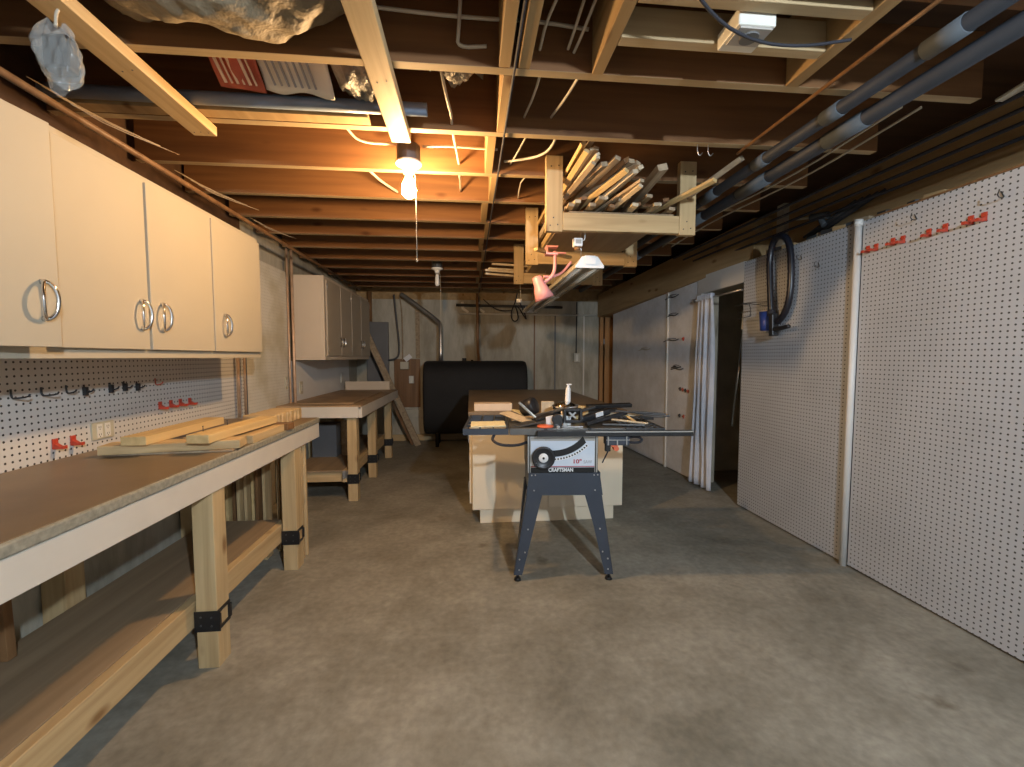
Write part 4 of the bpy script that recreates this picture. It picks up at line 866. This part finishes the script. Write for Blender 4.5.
# pink clamp lamp
t = thing('clamp_lamp', 'pink clamp-on desk lamp hanging beside the shop light', 'lamp', (0.45, 2.75, 1.62))
obj('arm', MB().tube([(0.530,2.72,1.905),(0.528,2.70,1.83),(0.520,2.70,1.76),(0.470,2.70,1.715),(0.455,2.70,1.715)], 0.011, 10, 2), 'pink', t)
obj('arm', MB().tube([(0.455,2.69,1.745),(0.50,2.70,1.745),(0.56,2.72,1.765),(0.60,2.74,1.80),(0.64,2.75,1.85)], 0.008, 10, 2), 'pink', t)
obj('clamp', MB().box(0.475,0.545,2.69,2.75,1.880,1.893).box(0.475,0.545,2.69,2.75,1.925,1.935).box(0.47,0.482,2.69,2.75,1.880,1.935).box(0.535,0.60,2.71,2.73,1.893,1.900), 'pink', t, 0.002)
sh = obj('shade', MB().lathe((0.412,2.70,1.745), [(0.001,0.0),(0.026,0.0),(0.032,-0.012),(0.036,-0.055),(0.046,-0.085),(0.062,-0.145),(0.058,-0.145),(0.040,-0.085),(0.020,-0.03)], 24, (-0.38,0.0,1.0)), 'pink', t)
board((0.40,2.66,1.902), (0.66,2.86,1.902), 0.03, 0.018, 'yellowwood', 'short yellow strip the pink lamp is clamped to', name='clamp_strip')
tag(obj('white_ring', MB().lathe((0.44,3.9,1.735), [(0.012,0),(0.025,0.0),(0.025,0.03),(0.012,0.03)], 16), 'white'), 'small white ring hanging below the farthest rack', 'ring')
tag(obj('ring_cord', MB().cyl((0.455,3.9,1.765),(0.455,3.955,1.905),0.002,n=6), 'cable'), 'thin cord holding the small white ring', 'cord')

# ================================================================ ISLAND CABINET
t = thing('base_cabinet', 'cream island cabinet with dark brown top behind the table saw', 'cabinet', (0.58, 4.2, 0))
c = MB().box(0.012, 1.158, 3.205, 5.28, 0.112, 0.822)
obj('body', c, 'cream_island', t, 0.003)
obj('toe_kick', MB().box(0.07, 1.10, 3.225, 5.25, 0, 0.1115), 'cream_island', t, 0.002)
obj('countertop', MB().box(-0.015, 1.185, 3.185, 5.31, 0.8225, 0.850), 'hardboard', t, 0.003)
obj('front_panel', MB().box(0.014, 0.578, 3.190, 3.2045, 0.114, 0.818), 'cream_island', t, 0.002)
obj('front_panel', MB().box(0.582, 1.156, 3.190, 3.2045, 0.114, 0.818), 'cream_island', t, 0.002)
dm = MB()
for y in (3.26, 4.28):
    d = obj('side_door', MB().box(-0.008, 0.0115, y, y+0.98, 0.14, 0.80), 'cream_island', t, 0.002)
    arch = MB(); arch.box(-0.016, -0.0085, y+0.04, y+0.06, 0.60, 0.68).box(-0.016, -0.0085, y+0.04, y+0.06, 0.22, 0.30)
    obj('hinge', arch, 'silver', d)
tag(obj('card_box', MB().box(0.03, 0.31, 3.21, 3.33, 0.8505, 0.905), 'paper2', bevel=0.003), 'flat pinkish box on the island top behind the saw', 'box')

# ================================================================ TABLE SAW
SA = thing('table_saw', 'dark blue-grey table saw on splayed legs in the middle of the floor', 'table saw', (0.515, 2.34, 0))
def S(n, mb, m, p=SA, **k): return obj(n, mb, m, p, **k)
# built square to the room round its own base, turned at the end
fy = 2.335
FT = [(0.236, fy-0.005), (0.794, fy-0.005), (0.268, fy+0.34), (0.845, fy+0.34)]   # feet
TP = [(0.322, fy), (0.712, fy), (0.322, fy+0.33), (0.735, fy+0.33)]
for i in range(4):
    (fx_, fy_), (tx, ty) = FT[i], TP[i]; sx = 1 if i % 2 == 0 else -1; sy = 1 if i < 2 else -1
    wt, wb_ = 0.075, 0.047
    lm = MB()
    lm.prism([(fx_, fy_, 0.035), (fx_+sx*wb_, fy_, 0.035), (tx+sx*wt, ty, 0.50), (tx-sx*0.012, ty, 0.50)], (0, sy*0.003, 0))      # front flange
    lm.prism([(fx_, fy_, 0.035), (fx_, fy_+sy*0.045, 0.035), (tx-sx*0.012, ty+sy*0.07, 0.50), (tx-sx*0.012, ty, 0.50)], (sx*0.003, 0, 0))
    l = S('leg', lm, 'saw_blue')
    obj('levelling_foot', MB().cyl((fx_+sx*0.022, fy_+sy*0.018, 0.0), (fx_+sx*0.022, fy_+sy*0.018, 0.014), 0.021, 0.016).cyl((fx_+sx*0.022, fy_+sy*0.018, 0.014), (fx_+sx*0.022, fy_+sy*0.018, 0.05), 0.008), 'black', l)
    if i < 2:
        b = MB()
        for (f_, d) in ((0.03, .5), (0.09, .3), (0.13, .7), (0.26, .5)):
            z = 0.035+f_; u = (z-0.035)/0.465; x = fx_+(tx-fx_)*u + sx*(wb_+(wt-wb_)*u)*d; y = fy_+(ty-fy_)*u
            b.cyl((x, y-0.003, z), (x, y+0.001, z), 0.0045, n=8)
        obj('bolts', b, 'silver', l)
S('stand_apron', MB().prism([(0.304, fy-0.004, 0.487), (0.730, fy-0.004, 0.487), (0.712, fy-0.004, 0.612), (0.322, fy-0.004, 0.612)], (0, 0.003, 0))
   .box(0.318, 0.321, fy, fy+0.33, 0.50, 0.612).box(0.713, 0.716, fy, fy+0.33, 0.50, 0.612).box(0.322, 0.712, fy+0.33, fy+0.333, 0.50, 0.612), 'saw_blue')
b = MB()
for (x, z) in ((0.335, .60), (0.355, .601), (0.68, .60), (0.70, .601), (0.348, .515), (0.686, .515)): b.cyl((x, fy-0.008, z), (x, fy-0.003, z), 0.004, n=8)
S('apron_bolts', b, 'silver')
bx = S('motor_housing', MB().box(0.312, 0.702, fy+0.004, fy+0.33, 0.6125, 0.822), 'darkgrey', bevel=0.002)
# front plate with its printed face (x from 0.330, z from 0.615; u right, v up, metres)
px, pz, py = 0.313, 0.6135, fy+0.0035
def A(u, v, d=0.0): return (px+u*0.386/640, py-d, pz+(350-v)*0.200/350)
def plate(nm, uv, m, d, th=0.0006): return obj(nm, MB().prism([A(u, v, d) for u, v in uv], (0, -th, 0)), m, bx)
plate('front_plate', [(0,0),(640,0),(640,350),(0,350)], 'silver', 0.0, 0.002)
plate('pale_field', [(28,42),(612,42),(612,300),(28,300)], 'plate_blue', 0.0022)
plate('tan_band', [(28,8),(612,8),(612,41),(155,41),(155,26),(28,26)], 'plate_grey', 0.0022)
plate('border_line', [(14,-2),(22,-2),(22,352),(14,352)], 'ink', 0.0022)
plate('border_line', [(618,-2),(626,-2),(626,352),(618,352)], 'ink', 0.0022)
plate('red_line', [(28,288),(612,288),(612,296),(28,296)], 'ink_red', 0.003)
plate('black_band', [(28,301),(612,301),(612,350),(28,350)], 'ink', 0.0022)
def arcpts(r, a0, a1, n=16): return [(230+r*math.cos(math.radians(a0+(a1-a0)*k/n)), -205+r*math.sin(math.radians(a0+(a1-a0)*k/n))) for k in range(n+1)]
plate('tilt_scale', arcpts(402, 92, 41) + arcpts(340, 36.5, 92)[0:] , 'ink', 0.003)
plate('scale_window', arcpts(440, 90, 42) + arcpts(414, 42, 90), 'white', 0.003)
dd = MB()
for k in range(13):
    a0 = 88-3.6*k
    dd.prism([A(u, v, 0.0038) for u, v in arcpts(434, a0, a0-1.9, 2) + arcpts(418, a0-1.9, a0, 2)], (0, -0.0005, 0))
obj('scale_marks', dd, 'ink', bx)
def lettering(txt, u, v, hgt, m, name, sx=1.0, bold=0.0):
    cu = bpy.data.curves.new('lettering', 'FONT'); cu.body = txt; cu.extrude = 0.0004; cu.offset = bold; cu.size = 1.0
    to = bpy.data.objects.new('lettering_tmp', cu); COL.objects.link(to)
    dg = bpy.context.evaluated_depsgraph_get(); me = bpy.data.meshes.new_from_object(to.evaluated_get(dg))
    bpy.data.objects.remove(to)
    xs = [q.co.x for q in me.vertices]; ys = [q.co.y for q in me.vertices]
    k = hgt/(max(ys)-min(ys)); x0, y0 = min(xs), min(ys); P0 = A(u, v, 0.0042)
    for q in me.vertices:
        q.co = Vector((P0[0]+(q.co.x-x0)*k*sx, P0[1]-q.co.z, P0[2]+(q.co.y-y0)*k)) - ORG[bx.name]
    me.materials.append(M[m]); o = bpy.data.objects.new(name, me); COL.objects.link(o); o.parent = bx; return o
lettering('CRAFTSMAN', 190, 343, 0.022, 'white', 'lettering', 0.84, 0.035)
lettering('10"', 420, 262, 0.024, 'ink_red', 'lettering', 1.25, 0.03)
lettering('SAW', 512, 262, 0.018, 'ink_grey', 'lettering', 0.85)
# tilt wheel
hx, hz = A(140, 198)[0], A(140, 198)[2]
hw = obj('hand_wheel', MB().lathe((hx, py-0.004, hz), [(0.001,0),(0.030,0.0),(0.050,0.012),(0.063,0.016),(0.064,0.026),(0.058,0.032),(0.048,0.026),(0.030,0.020),(0.001,0.022)], 32, (0,-1,0)), 'blackplastic', bx)
obj('hand_wheel_hub', MB().lathe((hx, py-0.026, hz), [(0.026,0),(0.026,0.004),(0.022,0.007),(0.001,0.007)], 24, (0,-1,0)), 'white', bx)
obj('hub_bolt', MB().cyl((hx, py-0.033, hz), (hx, py-0.039, hz), 0.007, n=6), 'ink', bx)
hh = MB().cyl((hx-0.045, py-0.03, hz-0.03), (hx-0.045, py-0.06, hz-0.03), 0.009, 0.011)
obj('crank_knob', hh, 'blackplastic', bx, 0.003)
# tables
ZT = 0.862
g = MB().box(-0.040, 0.208, fy-0.02, fy-0.005, ZT-0.034, ZT).box(-0.040, 0.208, 2.86, 2.875, ZT-0.034, ZT).box(-0.040, -0.026, fy-0.005, 2.86, ZT-0.034, ZT).box(0.194, 0.208, fy-0.005, 2.86, ZT-0.034, ZT)
for x in (0.045, 0.12): g.box(x, x+0.008, fy-0.005, 2.86, ZT-0.014, ZT)
for y in (2.45, 2.57, 2.69, 2.78): g.box(-0.026, 0.194, y, y+0.008, ZT-0.014, ZT-0.0005)
S('left_grid_wing', g, 'saw_blue')
S('main_table', MB().box(0.212, 0.845, fy-0.02, 2.875, ZT-0.036, ZT), 'saw_table', bevel=0.002)
g = MB().box(0.849, 1.065, fy-0.02, fy-0.005, ZT-0.030, ZT).box(0.849, 1.065, 2.86, 2.875, ZT-0.03, ZT).box(0.849, 0.861, fy-0.005, 2.86, ZT-0.03, ZT).box(1.052, 1.065, fy-0.005, 2.86, ZT-0.03, ZT)
for k in range(5): g.box(0.890+0.033*k, 0.896+0.033*k, fy-0.005, 2.86, ZT-0.014, ZT)
for k in range(9): g.box(0.861, 1.052, 2.37+0.055*k, 2.375+0.055*k, ZT-0.014, ZT-0.0005)
S('right_grid_wing', g, 'darkgrey')
S('fence_rail', MB().box(0.36, 1.205, fy-0.062, fy-0.030, ZT-0.038, ZT-0.008), 'black', bevel=0.002)
S('rail_face', MB().box(0.62, 1.205, fy-0.064, fy-0.0625, ZT-0.016, ZT-0.009), 'silver')
S('rear_rail', MB().box(-0.02, 1.205, 2.885, 2.915, ZT-0.038, ZT-0.008), 'black', bevel=0.002)
m = MB()
for x in (0.42, 0.80, 1.03): m.box(x, x+0.02, fy-0.0295, fy-0.0205, ZT-0.034, ZT-0.012).box(x, x+0.02, 2.8755, 2.8845, ZT-0.034, ZT-0.012)
S('rail_spacer', m, 'darkgrey')
S('miter_slot', MB().box(0.40, 0.419, fy-0.0205, 2.8755, ZT-0.008, ZT+0.0005).box(0.64, 0.659, fy-0.0205, 2.8755, ZT-0.008, ZT+0.0005), 'ink')
sw = S('switch_box', MB().box(0.735, 0.862, fy-0.045, fy+0.02, 0.772, 0.823), 'saw_blue', bevel=0.003)
m = MB().box(0.742, 0.748, fy-0.052, fy-0.0455, 0.774, 0.822).box(0.842, 0.848, fy-0.052, fy-0.0455, 0.774, 0.822).box(0.735, 0.862, fy-0.050, fy-0.0455, 0.800, 0.804).box(0.792, 0.798, fy-0.050, fy-0.0455, 0.774, 0.80)
obj('switch_frame', m, 'silver', sw)
obj('lock_knob', MB().cyl((0.79, fy-0.05, 0.755), (0.79, fy-0.01, 0.755), 0.014, n=12).box(0.765, 0.80, fy-0.04, fy+0.0, 0.764, 0.7715), 'orange', sw)
S('latch_arm', MB().box(0.735, 0.765, fy-0.03, fy-0.005, 0.735, 0.80), 'black', bevel=0.004)
S('power_cable', MB().tube([(0.32,fy+0.05,0.775),(0.25,fy-0.03,0.770),(0.16,fy-0.035,0.775),(0.115,fy-0.02,0.80),(0.13,fy+0.0,0.826)], 0.008, 8, 2), 'cable_dark')
S('power_cable', MB().tube([(0.86,fy-0.02,0.81),(0.91,fy-0.02,0.818),(0.945,fy-0.02,0.80),(0.92,fy-0.02,0.78),(0.86,fy-0.02,0.785)], 0.007, 8, 2), 'cable_dark')
S('hanging_wire', MB().tube([(0.75,fy-0.03,0.74),(0.735,fy-0.02,0.70),(0.722,fy-0.015,0.67)], 0.004, 8, 1), 'cable_dark')
S('motor', MB().cyl((0.42, 2.80, 0.68), (0.66, 2.80, 0.68), 0.085, n=24).box(0.48, 0.58, 2.66, 2.73, 0.64, 0.72), 'darkgrey', bevel=0.004)
SA.rotation_euler = (0, 0, math.radians(-4.0))
ROT = Matrix.Translation((0.515, 2.34, 0)) @ Matrix.Rotation(math.radians(-4.0), 4, 'Z') @ Matrix.Translation((-0.515, -2.34, 0))

# things lying on the saw table (turned with it)
Z0 = ZT+0.0008
def onsaw(nm, mb, m, lab, cat, bevel=0.0015, **k):
    for v in mb.bm.verts: v.co = ROT @ v.co
    return tag(obj(nm, mb, m, bevel=bevel, **k), lab, cat)
def part_on(t, nm, mb, m, bevel=0.0015, **k):
    for v in mb.bm.verts: v.co = ROT @ v.co
    return obj(nm, mb, m, t, bevel=bevel, **k)
onsaw('manual', MB().bar((-0.005, 2.44, Z0+0.004), (0.190, 2.45, Z0+0.006), 0.19, 0.006), 'paper', 'yellowed paper booklet on the left wing of the saw', 'booklet')
onsaw('wood_shim', MB().bar((0.185,2.62,Z0+0.05), (0.33,2.44,Z0+0.016), 0.07, 0.008, roll=0.1), 'palewood', 'pale thin wood shim fanned at the left of the saw clutter', 'wood shim')
onsaw('wood_shim', MB().bar((0.25,2.70,Z0+0.055), (0.36,2.56,Z0+0.02), 0.06, 0.006, roll=-0.15), 'paper', 'yellow triangular shim standing behind the pale shim', 'wood shim')
onsaw('wood_shim', MB().bar((0.23,2.52,Z0+0.02), (0.40,2.50,Z0+0.04), 0.05, 0.007, roll=0.2), 'greywood', 'grey-brown shim with a dark tip in front of the pale shim', 'wood shim')
onsaw('metal_piece', MB().prism([(0.215,2.36,Z0),(0.27,2.35,Z0+0.002),(0.42,2.40,Z0+0.02),(0.40,2.46,Z0+0.028),(0.30,2.42,Z0+0.018)], (0,0,0.006)), 'darkgrey', 'dark angular blade piece lying at the left front of the clutter', 'metal piece')
onsaw('drill_chuck', MB().lathe((0.335,2.58,Z0+0.085), [(0.001,-0.05),(0.035,-0.05),(0.052,-0.03),(0.055,0.03),(0.048,0.045),(0.001,0.05)], 20, (0.8,-0.5,0.35)).cyl((0.335,2.58,Z0),(0.335,2.58,Z0+0.05),0.03), 'blackplastic', 'black rounded tool head lying left of the standing tube', 'tool')
onsaw('steel_square', MB().bar((0.270,2.46,Z0+0.128), (0.395,2.43,Z0+0.012), 0.020, 0.012), 'silver', 'slanting steel bar leaning across the black tool head', 'steel bar')
onsaw('push_handle', MB().bar((0.36,2.42,Z0+0.03), (0.52,2.50,Z0+0.075), 0.035, 0.02, roll=0.3), 'blackplastic', 'black handle lying slanted in the middle of the clutter', 'handle', 0.004)
onsaw('orange_disc', MB().lathe((0.41,2.345,Z0), [(0.001,0),(0.038,0.0),(0.046,0.005),(0.044,0.011),(0.001,0.013)], 28), 'orange', 'orange-red disc lying near the front edge of the saw table', 'disc', 0)
t = thing('miter_gauge', 'grey and black miter gauge with a round black knob in front of the clutter', 'miter gauge', ROT @ Vector((0.46,2.36,Z0)))
part_on(t, 'head', MB().prism([(0.42,2.40,Z0),(0.56,2.40,Z0),(0.56,2.40,Z0+0.05),(0.49,2.40,Z0+0.065),(0.42,2.40,Z0+0.05)], (0,0.02,0)), 'white')
part_on(t, 'knob', MB().cyl((0.48,2.36,Z0+0.04),(0.48,2.399,Z0+0.04),0.030,n=20), 'blackplastic', 0.004)
part_on(t, 'bar', MB().box(0.47,0.489,2.33,2.44,Z0,Z0+0.009), 'silver')
part_on(t, 'pointer', MB().box(0.455,0.505,2.352,2.362,Z0+0.0,Z0+0.022), 'black')
t = thing('router_fixture', 'black bracket with a crossed opening and silver clamp in mid table', 'saw guard', ROT @ Vector((0.55,2.40,Z0)))
part_on(t, 'frame', MB().box(0.515,0.53,2.37,2.42,Z0,Z0+0.10).box(0.605,0.62,2.37,2.42,Z0+0.02,Z0+0.10).box(0.53,0.605,2.37,2.42,Z0+0.085,Z0+0.10).box(0.53,0.62,2.37,2.42,Z0+0.02,Z0+0.035), 'blackplastic', 0.003)
part_on(t, 'cross_plate', MB().bar((0.548,2.39,Z0+0.045),(0.585,2.39,Z0+0.078),0.007,0.01).bar((0.585,2.388,Z0+0.045),(0.548,2.388,Z0+0.078),0.007,0.01), 'silver', 0.001)
part_on(t, 'foot_plate', MB().box(0.50,0.62,2.34,2.42,Z0,Z0+0.006).box(0.505,0.53,2.335,2.365,Z0+0.006,Z0+0.022), 'silver', 0.002)
onsaw('chrome_chuck', MB().lathe((0.545,2.52,Z0), [(0.001,0),(0.05,0),(0.052,0.06),(0.075,0.085),(0.078,0.105),(0.05,0.115),(0.03,0.125),(0.001,0.125)], 24), 'chrome', 'round chrome base the white tube stands on', 'metal base', 0)
t = thing('glue_tube', 'white tube standing upright on the chrome base', 'tube', ROT @ Vector((0.560,2.52,Z0+0.126)))
part_on(t, 'body', MB().cyl((0.560,2.52,Z0+0.1255),(0.562,2.52,Z0+0.205),0.017,0.014,n=18), 'white', 0.002)
part_on(t, 'nozzle', MB().cyl((0.562,2.52,Z0+0.205),(0.562,2.52,Z0+0.222),0.010,0.006).bar((0.550,2.52,Z0+0.226),(0.582,2.52,Z0+0.226),0.012,0.006), 'white', 0.001)
onsaw('wood_block', MB().bar((0.42,2.70,Z0+0.055),(0.50,2.70,Z0+0.055),0.03,0.108,roll=0.0), 'palewood', 'pale wood block standing just behind and left of the tube', 'wood block')
onsaw('wood_block', MB().bar((0.62,2.62,Z0+0.048),(0.70,2.61,Z0+0.044),0.03,0.085), 'yellowwood', 'small pale wood block right of the white tube', 'wood block')
t = thing('hold_down_tool', 'black hand tool with a small white label right of the tube', 'hand tool', ROT @ Vector((0.72,2.43,Z0)))
part_on(t, 'body', MB().bar((0.62,2.44,Z0+0.028),(0.80,2.50,Z0+0.07),0.045,0.035), 'blackplastic', 0.01)
part_on(t, 'label_sticker', MB().bar((0.71,2.44,Z0+0.053),(0.755,2.455,Z0+0.064),0.004,0.026,up=(0,-0.2,1)), 'white', 0)
for k, (a, b, wd, th, m_, lab) in enumerate((
    ((0.64,2.37,Z0+0.016),(0.90,2.50,Z0+0.060),0.030,0.022,'blackplastic','long black bar lying slanted from the front of the saw clutter'),
    ((0.84,2.50,Z0+0.072),(1.13,2.42,Z0+0.052),0.026,0.012,'darkgrey','dark flat wrench-like bar pointing right over the grid wing'),
    ((0.68,2.56,Z0+0.09),(0.96,2.60,Z0+0.095),0.04,0.022,'black','black bar lying highest at the back right of the clutter'),
    ((0.66,2.68,Z0+0.045),(0.90,2.72,Z0+0.045),0.05,0.03,'blackplastic','black block at the back of the saw table'),
    ((0.80,2.44,Z0+0.030),(0.99,2.37,Z0+0.016),0.020,0.010,'palewood','pale edged strip lying low at the right of the clutter'),
    ((0.89,2.52,Z0+0.055),(0.94,2.42,Z0+0.012),0.014,0.010,'yellowwood','short yellow stick leaning at the right of the clutter'),
    ((0.74,2.40,Z0+0.008),(0.97,2.36,Z0+0.008),0.030,0.012,'darkgrey','dark flat bar lying on the table front right'),
    ((0.70,2.48,Z0+0.055),(0.99,2.53,Z0+0.045),0.03,0.016,'palewood','pale strip half hidden among the black bars'),
    ((0.56,2.46,Z0+0.055),(0.72,2.52,Z0+0.095),0.024,0.014,'darkgrey','dark bar rising behind the labelled hand tool'),
    ((0.36,2.52,Z0+0.04),(0.55,2.44,Z0+0.095),0.022,0.016,'darkgrey','dark bar crossing in front of the chrome base'))):
    onsaw('metal_bar' if 'black' in m_ or 'grey' in m_ else 'thin_stick', MB().bar(a, b, wd, th, roll=0.15*((k % 3)-1)), m_, lab, 'bar', 0.003)
onsaw('wire_loop', MB().tube([(0.92,2.46,Z0+0.07),(1.02,2.44,Z0+0.068),(1.10,2.42,Z0+0.062),(1.115,2.41,Z0+0.055),(1.08,2.42,Z0+0.045),(0.98,2.45,Z0+0.05)], 0.006, 8, 2), 'darkgrey', 'dark wire loop sticking out over the right wing', 'wire', 0)
